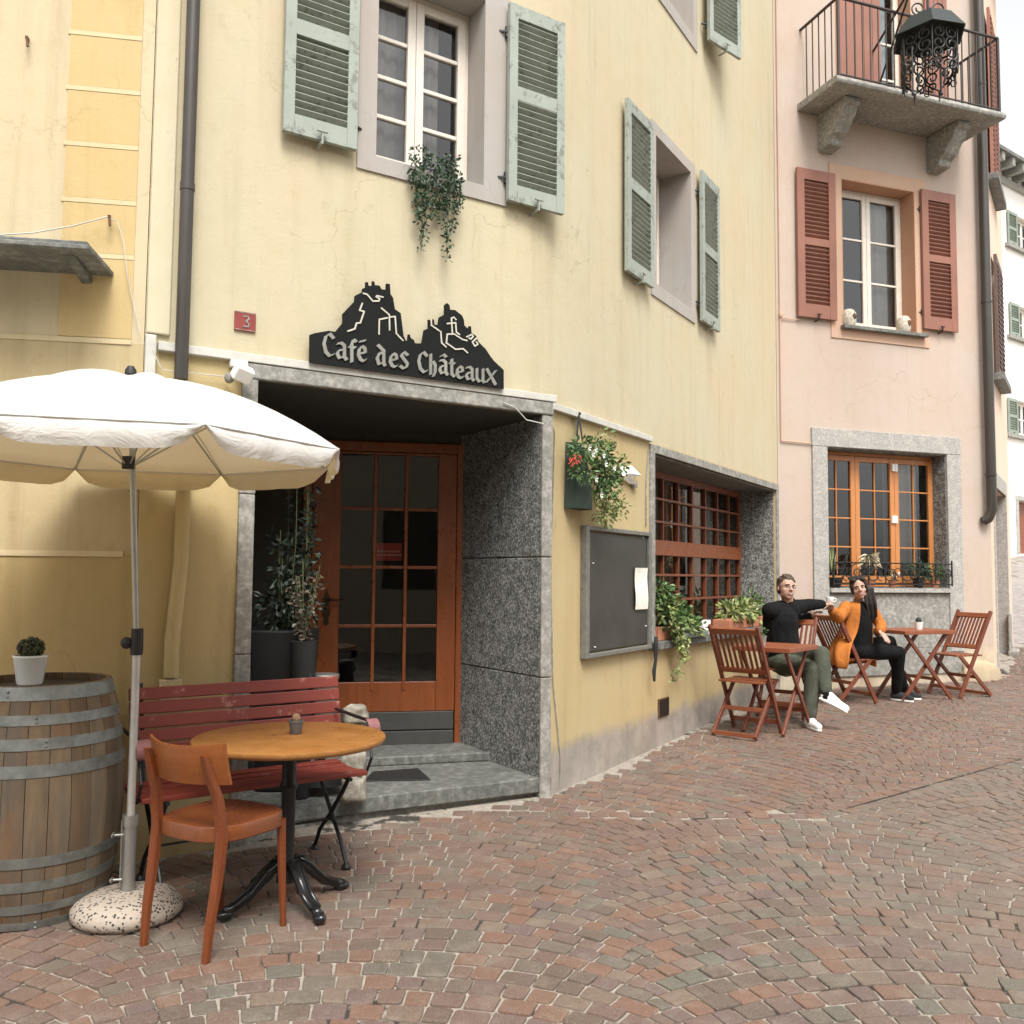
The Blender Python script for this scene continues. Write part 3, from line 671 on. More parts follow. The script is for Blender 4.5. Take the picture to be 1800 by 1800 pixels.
for (u0, u1) in ((1.9, 2.5), (3.0, 3.5), (4.2, 4.7)):
    n = 30; cm = MB(); vs = [(u0 + (u1 - u0) * i / n, .56 + .02 * math.sin(i * 1.5), z) for z in (.95, 2.4) for i in range(n + 1)]
    cm.add(vs, [(i, i + 1, n + 2 + i, n + 1 + i) for i in range(n)]); cm.build('curtain', plain('brown_curtain', (.20, .16, .13), .9), w2, MEW, smooth='all', fix=False)
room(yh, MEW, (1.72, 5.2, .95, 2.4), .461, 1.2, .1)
# vent grille low in the wall
gu, gzz = WE(1165, 1243, 0); mb = MB(); mb.box((gu - .11, -.012, gzz - .075), (gu + .11, -.0005, gzz + .075)); mb.build('vent_grille', m_rust, yh, MEW, bevel=.003)
mb = MB()
for k in range(7): mb.box((gu - .095, -.02, gzz - .062 + k * .02), (gu + .095, -.012, gzz - .054 + k * .02))
mb.build('vent_grille', m_iron, yh, MEW)
# drainpipe and painted pipe below it
mb = MB(); u, _ = WB(326, 300, -.07); u2, z2 = WB(318, 668, -.07)
mb.tube([(u2 + .0, -.07, 2.42), (u2 + .0, -.07, 3.4), (u2 + .0, -.07, 4.6), (u2, -.07, 10.3)], .034, 16)
for z in (3.42, 5.05, 7.5): mb.tube([(u2, -.07, z - .02), (u2, -.07, z + .02)], .0375, 16)
mb.build('drainpipe', m_brownm, yh, MBW, smooth=True)
up, zp = WB(300, 1190, -.03); mb = MB(); mb.tube([(up, -.035, zp), (up + .0, -.035, 1.1), (up + .03, -.035, 1.5), (up + .03, -.035, 2.41)], .036, 12); mb.build('drainpipe', m_yel, yh, MBW, smooth=True)['label'] = 'lower pipe painted over in wall ochre'
mb = MB(); mb.box((up - .05, -.06, zp - .11), (up + .05, -.001, zp - .01)); mb.build('pipe_box', m_joint, yh, MBW, bevel=.004)
# thin cables on the walls
def cable(W, pts, w_=-.008, r=.004, name='cable', mat=None, parent=None):
    mb = MB(); mb.tube([(W(*p, w_)[0], w_, W(*p, w_)[1]) for p in pts], r, 5); return mb.build(name, mat or m_ledge, parent, W.M, smooth=True)
cable(WE, [(968, 738), (975, 760), (968, 1000), (972, 1200), (985, 1330), (984, 1375)], mat=m_conc, parent=yh)
cable(WE, [(1140, 792), (1136, 850), (1136, 925)], mat=m_conc, parent=yh, r=.006)
cable(WB, [(885, 708), (905, 716), (925, 738), (955, 745)], w_=-.04, parent=yh)
cable(WB, [(268, 615), (285, 650), (330, 655), (400, 662)], w_=-.03, parent=yh, r=.003)

# ================================================================ ochre house on the left
oh = thing('ochre_house', 'ochre house with painted quoins at the far left edge, under a stone canopy', 'house', TR(K[0] - 2, K[1] - .4, 0))
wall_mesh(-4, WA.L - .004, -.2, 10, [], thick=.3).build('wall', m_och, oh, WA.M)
ua = WA.L - .41; ub = WA.L - .065
mb = MB(); zj = [1.535, 2.60, 3.03, 3.31, 3.60, 3.89, 4.18, 4.47, 4.76, 5.05, 5.4, 5.8]
for a, b in zip(zj[1:], zj[2:]): mb = MB(); mb.box((ua, -.004, a + .014), (ub, -.0005, b - .014)); mb.build('quoin', m_quoin, oh, WA.M)
for z in zj[2:]: mb = MB(); mb.box((ua - .01, -.006, z - .012), (ub, -.0005, z + .012)); mb.build('joint_band', m_joint, oh, WA.M)
mb = MB(); mb.box((-2, -.006, 1.52), (ub, -.0005, 1.548)); mb.build('joint_band', m_joint, oh, WA.M)
mb = MB(); mb.box((1.2, -.006, 2.585), (ub, -.0005, 2.61)); mb.build('joint_band', m_joint, oh, WA.M)
# stone canopy
ca, cz_ = WA(168, 440, -.3); mb = MB()
for k, (o_, z_, x_) in enumerate(((.40, 0, 0), (.36, .025, -.02), (.3, .05, -.06))):
    R_ = random.Random(k); n = 9; pts = []
    for i in range(n + 1): pts.append((ca + x_ - 2.0 + (2.0 + 0) * i / n, -o_ + R_.uniform(-.012, .012)))
    pts += [(ca + x_ + .01, 0), (ca - 2.0, 0)]
    mb.prism(pts, cz_ - .03 + z_, cz_ - .008 + z_, 'z')
mb.T = Matrix.Identity(4); cano = mb.build('canopy', m_slate, oh, WA.M, bevel=.004)
mb = MB(); mb.prism([(-.30, cz_ - .032), (-.24, cz_ - .045), (0, cz_ - .075), (0, cz_ - .032)], ca - .14, ca - .09, 'x'); mb.build('canopy_bracket', m_slate, oh, WA.M, bevel=.004)
for (px, py) in ((50, 75), (194, 388)):
    u, z = WA(px, py, -.03); mb = MB(); mb.beam((u - .012, -.0005, z + .03), (u + .0, -.06, z + .01), .012, .016); mb.beam((u, -.055, z + .018), (u + .006, -.058, z - .035), .012, .01); mb.build('iron_hook', m_rust, oh, WA.M)
mb = MB(); pts = [WA(*p, -.05) for p in ((-40, 418), (60, 412), (130, 400), (190, 384))]; mb.tube([(u, -.07, z) for u, z in pts], .0035, 5)
pts = [WA(*p, -.012) for p in ((190, 384), (208, 392), (218, 425), (226, 490), (238, 545), (247, 585))]; mb.tube([(u, -.03, z) for u, z in pts], .0025, 5); mb.build('cable', m_ledge, oh, WA.M, smooth=True)

# ================================================================ pink house
ph = thing('pink_house', 'pink rendered house with brick red shutters, stone framed window and a small balcony', 'house', TR(Q[0], Q[1], 0))
C1 = (.94, 2.05, 4.455, 6.27); C2 = (.68, 2.455, 1.33, 2.98); C3 = (.90, 2.06, 7.18, 9.3)
wall_mesh(.006, WC.L, -.2, 11, [C1, C2, C3], thick=.28).build('wall', m_pink, ph, WC.M)
D1 = (.45, 2.2, -.2, 2.66); D2 = (1.0, 1.75, 4.3, 5.9)
m_pinkd = stucco('pink_stucco_side', [(99, (.66, .52, .42))], streak=.2)
wall_mesh(.003, 3.0, -.2, 11, [D1, D2], thick=.28).build('wall', m_pinkd, ph, WD.M)
mb = MB(); pts = [WC.P(0, -.4), WC.P(WC.L + .2, -.4), WD.P(3.1, -.4), WD.P(3.0, 5), WC.P(0, 6)]
mb.add([(p.x, p.y, 11) for p in pts] + [(p.x, p.y, 11.15) for p in pts], [(0, 1, 2, 3, 4), (9, 8, 7, 6, 5)] + [(i, (i + 1) % 5, (i + 1) % 5 + 5, i + 5) for i in range(5)]); mb.build('roof', m_slate, ph, Matrix.Identity(4))
surround((.77, 2.235, 4.30, 6.44), C1, -.014).build('window_surround', m_salmon2, ph, WC.M, bevel=.003)
lining(C1, -.013, .26).build('window_reveal', m_salmon, ph, WC.M)
window(ph, WC.M, (.953, 2.037, 4.47, 6.255), .22, m_wwin, [(.985, 1.49), (1.494, 2.005)], 3, .06, .026, curtain=(1.62, 2.0, m_curt))
room(ph, WC.M, C1, .281, 1.0)
mb = MB(); mb.box((.90, -.09, 4.415), (2.16, .1, 4.455)); mb.build('window_sill', m_slate, ph, WC.M, bevel=.004)
for (pa, pb, pt, hl) in (((1404, 555), (1472, 564), (1401, 293), False), ((1625, 577), (1685, 588), (1622, 332), True)):
    a, za = WC(*pa, -.06); b, _ = WC(*pb, -.06); _, zt_ = WC(*pt, -.06)
    shutter(ph, WC.at(a, -.03, za), b - a, zt_ - za, m_redsh, (.51,), st=.10, slat=.052, top=.13, bot=.16, hinge_left=hl)
# lower window with stone frame
mb = MB(); mb.box((.465, -.03, 2.985), (2.68, .02, 3.20)); ls = mb.build('window_surround', m_gran2, ph, WC.M, bevel=.006)
for q in ((.47, .68), (2.455, 2.675)): mb = MB(); mb.box((q[0], -.028, .56), (q[1], .02, 2.983)); mb.build('window_surround', m_gran2, ph, WC.M, bevel=.006)
mb = MB(); mb.box((.681, -.015, .62), (2.454, -.0005, 1.27)); mb.box((.55, -.02, .30), (2.64, -.0005, .615)); mb.build('stone_panel', m_conc, ph, WC.M, bevel=.004)
mb = MB(); mb.box((.681, -.06, 1.275), (2.454, .28, 1.33)); mb.build('window_sill', m_gran2, ph, WC.M, bevel=.005)
lining(C2, .0, .3).build('window_reveal', m_gran, ph, WC.M)
um = [WC(px, 900, .2)[0] for px in (1493, 1512, 1563, 1580, 1630, 1643)]
window(ph, WC.M, (.693, 2.442, 1.345, 2.967), .20, m_orw2, [(.70, (um[0] + um[1]) / 2), ((um[0] + um[1]) / 2 + .003, (um[2] + um[3]) / 2), ((um[2] + um[3]) / 2 + .003, (um[4] + um[5]) / 2 + .02)], 4, .065, .018, cols=2, ms=.014, curtain=(1.75, 2.3, m_curt))
room(ph, WC.M, C2, .301, 1.0)
mb = MB()
for px, py in ((1573, 822), (1573, 913)): u, z = WC(px, py, .17); mb.box((u - .04, .165, z - .045), (u - .004, .19, z + .045)); mb.box((u + .004, .165, z - .045), (u + .04, .19, z + .045))
mb.build('window_catch', m_whitep, ph, WC.M)
# balcony
zs_ = 7.0; bu0, bu1 = .33, 2.80; BD = .72
mb = MB(); mb.prism([(-BD, zs_), (-BD - .015, zs_ + .035), (-BD, zs_ + .07), (-BD + .02, zs_ + .09), (-.0005, zs_ + .09), (-.0005, zs_)], bu0, bu1, 'x'); bal = mb.build('balcony', m_conc, ph, WC.M, bevel=.01)
for (pl, pr) in (((1437, 250), (1480, 250)), ((1628, 290), (1668, 290))):
    u0, u1 = WC(*pl)[0], WC(*pr)[0]; u1 = u0 + .20
    mb = MB(); mb.prism([(-.0005, zs_ - .002), (-.52, zs_ - .002), (-.53, zs_ - .07), (-.47, zs_ - .10), (-.44, zs_ - .17), (-.36, zs_ - .25), (-.30, zs_ - .33), (-.22, zs_ - .37), (-.20, zs_ - .44), (-.0005, zs_ - .46)], u0, u1, 'x'); mb.build('bracket', m_conc, bal, WC.M, bevel=.012)
mb = MB(); zr_ = zs_ + 1.02
a_, b_ = bu0 + .06, bu1 - .06
mb.beam((a_, -BD + .04, zr_), (b_, -BD + .04, zr_), .035, .015); mb.beam((a_, -BD + .04, zr_), (a_, 0, zr_), .035, .015); mb.beam((b_, -BD + .04, zr_), (b_, 0, zr_), .035, .015)
mb.beam((a_, -BD + .04, zs_ + .12), (b_, -BD + .04, zs_ + .12), .02, .012); mb.beam((a_, -BD + .04, zs_ + .12), (a_, 0, zs_ + .12), .02, .012); mb.beam((b_, -BD + .04, zs_ + .12), (b_, 0, zs_ + .12), .02, .012)
nb = 21
for k in range(nb + 1): u = a_ + (b_ - a_) * k / nb; q = .011 if 0 < k < nb else .028; mb.beam((u, -BD + .04, zs_ + .09), (u, -BD + .04, zr_), q, q)
for k in range(1, 6):
    for u in (a_, b_): y = -BD + .04 + (BD - .04) * k / 6; mb.beam((u, y, zs_ + .09), (u, y, zr_), .011, .011)
mb.build('balustrade', plain('dark_brown_iron', (.06, .05, .045), .6, .3), bal, WC.M)
# balcony door with red leaves
lining(C3, -.01, .26).build('window_reveal', m_salmon, ph, WC.M)
window(ph, WC.M, (.913, 2.047, 7.19, 9.29), .2, m_wwin, [(.94, 1.48), (1.484, 2.02)], 4, .06, .028, curtain=(1.0, 1.95, m_bluecurt), name='balcony_door')
room(ph, WC.M, C3, .281, 1.0)
for (p0, p1) in ((1474, 1550), (1628, 1668)):
    a, b = WC(p0, 120, -.04)[0], WC(p1, 150, -.04)[0]; mb = MB(); n = 5; wd = (b - a) / n
    for k in range(n): mb.box((a + wd * k + .003, -.04, 7.1), (a + wd * (k + 1) - .003, -.006, 9.2))
    mb.box((a + .004, -.03, 7.12), (b - .004, -.012, 9.18)); mb.build('shutter', m_redsh, ph, WC.M, bevel=.003)
# corner pipe with elbow
mb = MB(); u = WC(1733, 500, -.1)[0]; mb.tube([(u - .07, -.03, 2.17), (u - .03, -.07, 2.2), (u, -.1, 2.3), (u + .005, -.1, 2.6), (u, -.1, 5), (u, -.1, 10.9)], .06, 16)
for z in (2.75, 4.95, 7.8): mb.tube([(u, -.1, z - .015), (u, -.1, z + .015)], .066, 16)
mb.build('drainpipe', m_brownm, ph, WC.M, smooth=True)
mb = MB(); u, z = WC(1381, 555, -.02); mb.tube([(.04, -.02, 11), (.045, -.02, 3.02)], .008, 6); mb.tube([(.045, -.02, 3.02), (.46, -.02, 3.01)], .008, 6); mb.tube([(.05, -.02, z - .03), (.32, -.02, z - .03)], .006, 6); mb.ell((.05, -.03, z), .02, .02, .04)
mb.build('conduit', m_salmon2, ph, WC.M, smooth=True)
# rough footing stone at the corner
mb = MB(); mb.add(*rock((2.86, -.02, .22), (.30, .10, .22), 8)); mb.build('footing', stucco('stained_footing', [(99, (.44, .37, .27))], streak=.6), ph, WC.M, smooth='all')
# side wall: doorway and shuttered windows
mb = MB(); mb.box((.38, -.02, 2.66), (2.27, .02, 2.86)); mb.build('lintel', m_gran2, ph, WD.M, bevel=.005)
for q in ((.36, .45), (2.19, 2.27)): mb = MB(); mb.box((q[0], -.02, .2), (q[1], .27, 2.658)); mb.build('door_jamb', m_gran2, ph, WD.M, bevel=.005)
mb = MB(); mb.box((.451, .24, -.1), (2.19, .27, 2.65)); mb.build('door', m_rbw, ph, WD.M)
mb = MB(); mb.box((2.1, -.03, .2), (2.45, -.0005, .95)); mb.box((2.0, -.12, .1), (2.6, -.0005, .42)); mb.build('footing', m_conc, ph, WD.M, bevel=.02)
for (a, b, c_, d, arch) in ((.95, 1.85, 4.25, 5.9, True), (.9, 1.9, 7.0, 9.4, False)):
    mb = MB(); n = 12
    for s_ in (0, 1):
        x0, x1 = (a + (b - a) / 2 * s_, a + (b - a) / 2 * (s_ + 1)); mb.box((x0 + .01, -.07, c_), (x1 - .01, -.03, d))
        z = c_ + .1
        while z < d - .1: mb.box((x0 + .06, -.085, z), (x1 - .06, -.07, z + .03)); z += .07
    mb.build('shutter', m_redsh if not arch else plain('dark_brown_shutter', (.10, .06, .05), .6), ph, WD.M)
    mb = MB(); mb.box((a - .15, -.14, c_ - .12), (b + .15, -.0005, c_ - .03)); mb.build('window_sill', m_slate, ph, WD.M, bevel=.005)

# ================================================================ white house far up the street
E0 = at(1700, 965, 25.0); WF = Wall((E0.x, E0.y), (E0.x + .8, E0.y + .6))
wh = thing('white_house', 'white rendered house with grey green shutters up the street at the right edge', 'house', TR(E0.x, E0.y, 1.5))
EH = []
def eh(x0, y0, x1, y1):
    u0, z1 = WF(x0, y0); u1, z0 = WF(x1, y1); return (u0, u1, z0, z1)
wins = [eh(1785, 378, 1822, 452), eh(1789, 537, 1825, 606), eh(1786, 703, 1823, 772)]
arch = eh(1789, 880, 1830, 975)
ztop = WF(1770, 300)[1]
wall_mesh(-3, 9, .5, ztop, wins + [arch], thick=.4).build('wall', m_white, wh, WF.M)
for w_ in wins:
    a, b, c_, d = w_; window(wh, WF.M, w_, .15, m_wwin, [(a + .06, (a + b) / 2), ((a + b) / 2, b - .06)], 2, .06, .04)
    mb = MB(); mb.box((a - .75, -.12, c_ - .12), (b + .75, -.0005, c_ - .01)); mb.build('window_sill', m_conc, wh, WF.M)
    for s_ in (0, 1):
        shutter(wh, WF.at(a - .62 if s_ == 0 else b + .02, -.03, c_), .6, d - c_, paint('grey_green_paint', (.22, .26, .21), (.3, .33, .3)), (.5,), st=.08, slat=.07, hinge_left=bool(s_))
    room(wh, WF.M, w_, .41, 1)
a, b, c_, d = arch; mb = MB(); mb.box((a - .15, -.04, c_), (a, .05, d)); mb.box((a - .15, -.04, d), (b, .05, d + .15)); mb.build('door_surround', m_gran2, wh, WF.M, bevel=.02); mb = MB(); mb.box((a, .2, c_ - .5), (b, .25, d)); mb.build('door', m_rbw, wh, WF.M)
mb = MB(); mb.prism([(-.65, ztop - .05), (-.65, ztop + .05), (1.5, ztop + 1.1), (1.5, ztop - .05)], -3.2, 9, 'x'); mb.build('roof', m_slate, wh, WF.M)
mb = MB()
for k in range(18): u = -3 + k * .62; mb.box((u, -.6, ztop - .3), (u + .16, -.0005, ztop - .055))
mb.build('eaves_beam', m_conc, wh, WF.M)
mb = MB(); mb.box((-3, -.1, ztop - .5), (9, -.0005, ztop - .32)); mb.build('cornice', m_gran2, wh, WF.M)

# ================================================================ unseen house added behind the viewer to darken porch and glass reflections
WO = Wall((14.0, 1.5), (-9.0, -9.0)) if False else Wall((15.0, 2.0), (-12.0, -11.5))
bh = thing('added_house', 'unseen plain pale house added behind the viewer, darkening the porch and door glass', 'house', TR(2, -4.5, 0))
ow = [(4 + 3.2 * i, 5.1 + 3.2 * i, zz, zz + 1.6) for i in range(7) for zz in (1.1, 4.2)]
wall_mesh(0, WO.L, -.5, 6.4, ow[::2], thick=.3).build('wall', stucco('grey_beige_stucco', [(99, (.46, .43, .37))]), bh, WO.M)
mb = MB(); mb.prism([(-.5, 6.4), (-.5, 6.5), (5, 7.9), (5, 6.4)], -.3, WO.L + .3, 'x'); mb.build('roof', m_slate, bh, WO.M)
for h in ow[::2]:
    mb = MB(); mb.box((h[0], .1, h[2]), (h[1], .14, h[3])); mb.build('window', plain('dark_window', (.05, .05, .05), .15) if 'dark_window' not in bpy.data.materials else bpy.data.materials['dark_window'], bh, WO.M)
# ================================================================ cafe sign
SY = -.05
def SP(x, y, w_=SY): return WB(530 + x / 4.865, 480 + y / 4.865, w_)
sg = thing('cafe_sign', 'black cut metal sign with castle silhouette and lettering Café des Châteaux over the porch', 'sign', WB.at(1.5, SY, 2.56))
outl = [(65,850),(68,530),(110,515),(230,495),(260,500),(285,505),(350,430),(350,350),(450,245),(455,195),(515,165),(520,135),(545,125),(545,80),(565,80),(570,110),(600,112),(602,72),(620,75),(625,105),(665,110),(680,140),(720,145),(722,92),(752,95),(758,180),(780,215),(795,310),(845,345),(870,540),(890,580),(905,575),(910,525),(925,530),(930,555),(960,575),(965,600),(1025,605),(1045,490),(1080,475),(1080,400),(1095,400),(1100,425),(1115,430),(1115,395),(1130,400),(1135,445),(1165,440),(1175,380),(1220,355),(1220,275),(1240,258),(1262,275),(1268,315),(1310,318),(1370,365),(1385,400),(1390,450),(1425,480),(1430,455),(1445,455),(1452,515),(1490,540),(1510,590),(1570,650),(1610,710),(1640,750),(1725,830),(1725,1110)]
mb = MB(); pts = [SP(*p) for p in outl]; pts[0] = (pts[0][0], 2.60); pts[-1] = (pts[-1][0], 2.60)
mb.prism(pts, SY - .006, SY + .006); mb.build('sign_panel', plain('black_sign_metal', (.007, .0075, .007), .75, 0, var=.3, scale=5, spec=.2), sg, MBW)
m_let = plain('grey_letter_metal', (.27, .265, .235), .45, .3, var=.3, scale=14)
def stroke(mb, pts, wn, wt, y0, y1, ang=35):
    """broad-nib stroke in the wall plane"""
    nx, nz = math.cos(math.radians(ang)) * wn / 2, math.sin(math.radians(ang)) * wn / 2; k = 0
    for (x0, z0), (x1, z1) in zip(pts, pts[1:]):
        dx, dz_ = x1 - x0, z1 - z0; L = math.hypot(dx, dz_) or 1e-6; tx, tz = -dz_ / L * wt / 2, dx / L * wt / 2
        ex, ez = dx / L * wt * .35, dz_ / L * wt * .35
        if (nx * tx + nz * tz) < 0: sx, sz = nx - tx, nz - tz
        else: sx, sz = nx + tx, nz + tz
        poly = [(x0 - ex - sx, z0 - ez - sz), (x1 + ex - sx, z1 + ez - sz), (x1 + ex + sx, z1 + ez + sz), (x0 - ex + sx, z0 - ez + sz)]
        mb.prism(poly, y0 - k * .0004, y1); k += 1
G_ = {'C': [[(.95, .82), (.6, 1), (.25, .85), (.08, .5), (.25, .15), (.6, 0), (.98, .12)]],
 'a': [[(.12, .9), (.5, 1), (.8, .85), (.8, .15), (1, .0)], [(.8, .62), (.3, .52), (.12, .28), (.32, .04), (.8, .2)]],
 'f': [[(.95, .93), (.65, 1), (.42, .8), (.42, 0)], [(.1, .66), (.85, .66)]],
 'e': [[(.2, .4), (.85, .52), (.78, .78), (.5, .85), (.2, .62), (.12, .3), (.32, .06), (.62, 0), (.92, .12)]],
 'é': [[(.2, .34), (.85, .42), (.78, .62), (.5, .7), (.2, .52), (.12, .27), (.32, .05), (.62, 0), (.92, .1)], [(.25, .9), (.85, 1.0)]],
 'd': [[(.2, 1), (.85, .75), (.85, .1), (.98, 0)], [(.85, .62), (.42, .62), (.12, .32), (.32, .03), (.85, .16)]],
 's': [[(.9, .85), (.5, 1), (.18, .78), (.5, .55), (.85, .33), (.75, .1), (.4, 0), (.05, .12)]],
 'h': [[(.25, 1), (.25, 0)], [(.25, .55), (.6, .66), (.88, .5), (.88, .15), (.6, -.08)]],
 'â': [[(.15, .72), (.5, .78), (.8, .66), (.8, .12), (1, .0)], [(.8, .5), (.3, .42), (.12, .23), (.32, .03), (.8, .16)], [(.2, .95), (.55, 1.08), (.85, .97)]],
 't': [[(.42, 1), (.42, .12), (.85, 0)], [(.05, .76), (.9, .76)]],
 'u': [[(.15, .95), (.15, .2), (.42, 0), (.85, .2)], [(.85, 1), (.85, .1), (1, 0)]],
 'x': [[(.05, 1), (.95, 0)], [(1, 1), (.5, .5), (.0, .05)]]}
GLY = [('C', 178, 520, 272, 712), ('a', 288, 600, 378, 738), ('f', 392, 572, 465, 765), ('é', 470, 575, 552, 755), ('d', 630, 622, 708, 790), ('e', 742, 672, 818, 805), ('s', 832, 680, 908, 820), ('C', 988, 678, 1070, 850), ('h', 1082, 700, 1142, 872), ('â', 1165, 712, 1240, 868), ('t', 1255, 740, 1308, 885), ('e', 1312, 785, 1380, 900), ('a', 1392, 805, 1465, 918), ('u', 1480, 818, 1555, 932), ('x', 1572, 828, 1655, 950)]
for ch, x0, y0, x1, y1 in GLY:
    mb = MB(); sl = .10
    for st in G_[ch]:
        stroke(mb, [SP(x0 + (x1 - x0) * a, y1 + (y0 - y1) * b + (a - .5) * (x1 - x0) * .16) for a, b in st], .016, .006, SY - .013, SY - .006)
    mb.build('letter', m_let, sg, MBW)
m_line = plain('pale_cut_line', (.50, .48, .40), .6)
for ln in ([(522,176),(556,186),(604,243),(655,243),(662,225),(632,205),(640,198),(690,210)], [(515,262),(492,322),(530,332),(498,428),(465,432),(450,480),(390,500)], [(678,302),(745,360),(748,490)], [(658,525),(660,400),(728,385)], [(752,378),(795,375),(805,520),(862,580)], [(1105,400),(1105,450),(1185,505),(1192,600),(1230,635)], [(1315,402),(1298,380),(1276,388),(1283,515)], [(1240,435),(1312,428),(1318,510),(1345,528)], [(1410,580),(1370,570),(1300,525),(1240,525),(1232,600),(1310,655),(1375,650),(1412,685)], [(1405,548),(1450,528),(1462,545),(1440,568),(1425,558)], [(1490,560),(1455,592),(1475,628),(1502,610),(1488,590)]):
    mb = MB(); stroke(mb, [SP(*p) for p in ln], .0, .0085, SY - .010, SY - .006); mb.build('castle_line', m_line, sg, MBW)
# house number
hn = thing('house_number', 'small red enamel plate with a white 3 on the cream wall', 'number plate', WB.at(.47, 0, 2.9))
a, zA = WB(411, 575); b, zB = WB(449, 555); zc = WB(430, 566)[1]; hh = .052
mb = MB(); mb.box((a, -.012, zc - hh), (b, -.001, zc + hh)); mb.build('plate', plain('red_enamel', (.24, .05, .04), .35, bump=0), hn, MBW, bevel=.002)
mb = MB(); 
for q in ((a + .004, zc - hh + .004, b - .004, zc - hh + .007), (a + .004, zc + hh - .007, b - .004, zc + hh - .004)): mb.box((q[0], -.0135, q[1]), (q[2], -.012, q[3]))
cx = (a + b) / 2 + .005; stroke(mb, [(cx - .014, zc + .026), (cx + .008, zc + .03), (cx + .014, zc + .016), (cx - .002, zc + .002), (cx + .014, zc - .010), (cx + .010, zc - .026), (cx - .014, zc - .028)], 0, .007, -.0145, -.012)
mb.build('digit', m_conc, hn, MBW)
# security lamp
u, z = WB(416, 660); sl_ = thing('wall_lamp', 'small white floodlight bracketed to the wall beside the porch corner', 'lamp', WB.at(u, 0, z))
mb = MB(); mb.box((u - .045, -.05, z + .035), (u + .045, -.001, z + .075)); mb.box((u - .02, -.11, z + .02), (u + .02, -.05, z + .045)); mb.build('bracket', m_whitep, sl_, MBW, bevel=.006)
mb = MB(); T = Matrix.Translation((u, -.11, z - .01)) @ Matrix.Rotation(math.radians(35), 4, 'X') @ Matrix.Rotation(.3, 4, 'Y'); mb.box((-.05, -.035, -.04), (.05, .035, .04), T); mb.build('lamp_head', m_whitep, sl_, MBW, bevel=.01)
mb = MB(); mb.ell((u - .055, -.06, z - .03), .026, .026, .03); mb.build('sensor', m_conc, sl_, MBW, smooth=True)
# red notice in the door glass
u0, z0 = DU(660, 985); u1, z1 = DU(707, 955); rn = thing('door_notice', 'small red notice with two pale lines of writing behind the door glass', 'notice', DM @ Matrix.Translation((u0, .02, z0)))
mb = MB(); mb.box((u0, .012, z0 - .0), (u1, .018, z1)); mb.build('board', plain('red_card', (.55, .03, .02), .5, bump=0), rn, DM)
mb = MB(); R_ = random.Random(5)
for zz in (z0 + .06, z0 + .035):
    x = u0 + .012
    while x < u1 - .02: w_ = R_.uniform(.01, .022); mb.box((x, .0095, zz), (x + w_, .012, zz + .011)); x += w_ + .006
mb.build('writing', plain('pale_red_print', (.8, .45, .38), .5, bump=0), rn, DM)

# ================================================================ chalkboard
cb = thing('menu_board', 'empty grey framed blackboard with one pinned paper sheet on the wall', 'blackboard', WE.at(.99, 0, .89))
a, b, c_, d = .42, 1.565, .885, 1.79
mb = MB(); y0, y1 = -.05, -.001
mb.box((a, y0, c_), (a + .05, y1, d)); mb.box((b - .05, y0, c_), (b, y1, d)); mb.box((a + .05, y0, d - .032), (b - .05, y1, d)); mb.box((a + .05, y0, c_), (b - .05, y1, c_ + .032)); mb.build('frame', m_bframe, cb, MEW, bevel=.005)
mb = MB(); mb.box((a + .051, -.03, c_ + .046), (b - .051, -.002, d - .046)); mb.build('board', plain('chalky_slate_grey', (.040, .037, .029), .55, var=.35, scale=3, bump=.02), cb, MEW)
u0, z1_ = WE(1107, 998); u1, z0_ = WE(1128, 1070); mb = MB(); n = 8; vs = []
for j in range(n + 1):
    for i in range(3): vs.append((u0 + (u1 - u0) * i / 2, -.045 - .005 * math.sin(j * .8) - .003 * i, z0_ + (z1_ - z0_) * j / n))
mb.add(vs, [(j * 3 + i, j * 3 + i + 1, j * 3 + i + 4, j * 3 + i + 3) for j in range(n) for i in range(2)])
pp = mb.build('paper_sheet', plain('off_white_paper', (.74, .72, .64), .8, bump=0), cb, MEW, fix=False)
mb = MB()
for px, py in ((1035, 932), (1123, 945), (1035, 990), (1038, 1137), (1128, 1100)): u, z = WE(px, py); mb.lathe([(.005, 0), (.004, .01)], 8, (0, 0, 0)); mb.v[-16:] = [(u + p[0], -.03 - p[2], z + p[1]) for p in mb.v[-16:]]
mb.build('pin', m_whitep, cb, MEW)
mb = MB()
for k in range(22): z = z0_ + .03 + (z1_ - z0_ - .06) * k / 22; mb.box((u0 + .03, -.047, z), (u0 + .03 + (u1 - u0 - .06) * (.6 + .4 * math.sin(k * 3.1) ** 2), -.0455, z + .003))
# strap hanging from the board corner
u, z = WE(1137, 1128); st = MB(); st.tube([(u + .02, -.07, z + .04), (u, -.075, z - .05), (u + .01, -.07, z - .14), (u - .03, -.072, z - .22), (u - .02, -.07, z - .30)], [.014, .02, .012, .016, .010], 7)
tag(st.build('cloth_strap', m_black, None, MEW, smooth=True), 'black strap hanging from the lower right corner of the blackboard', 'strap')

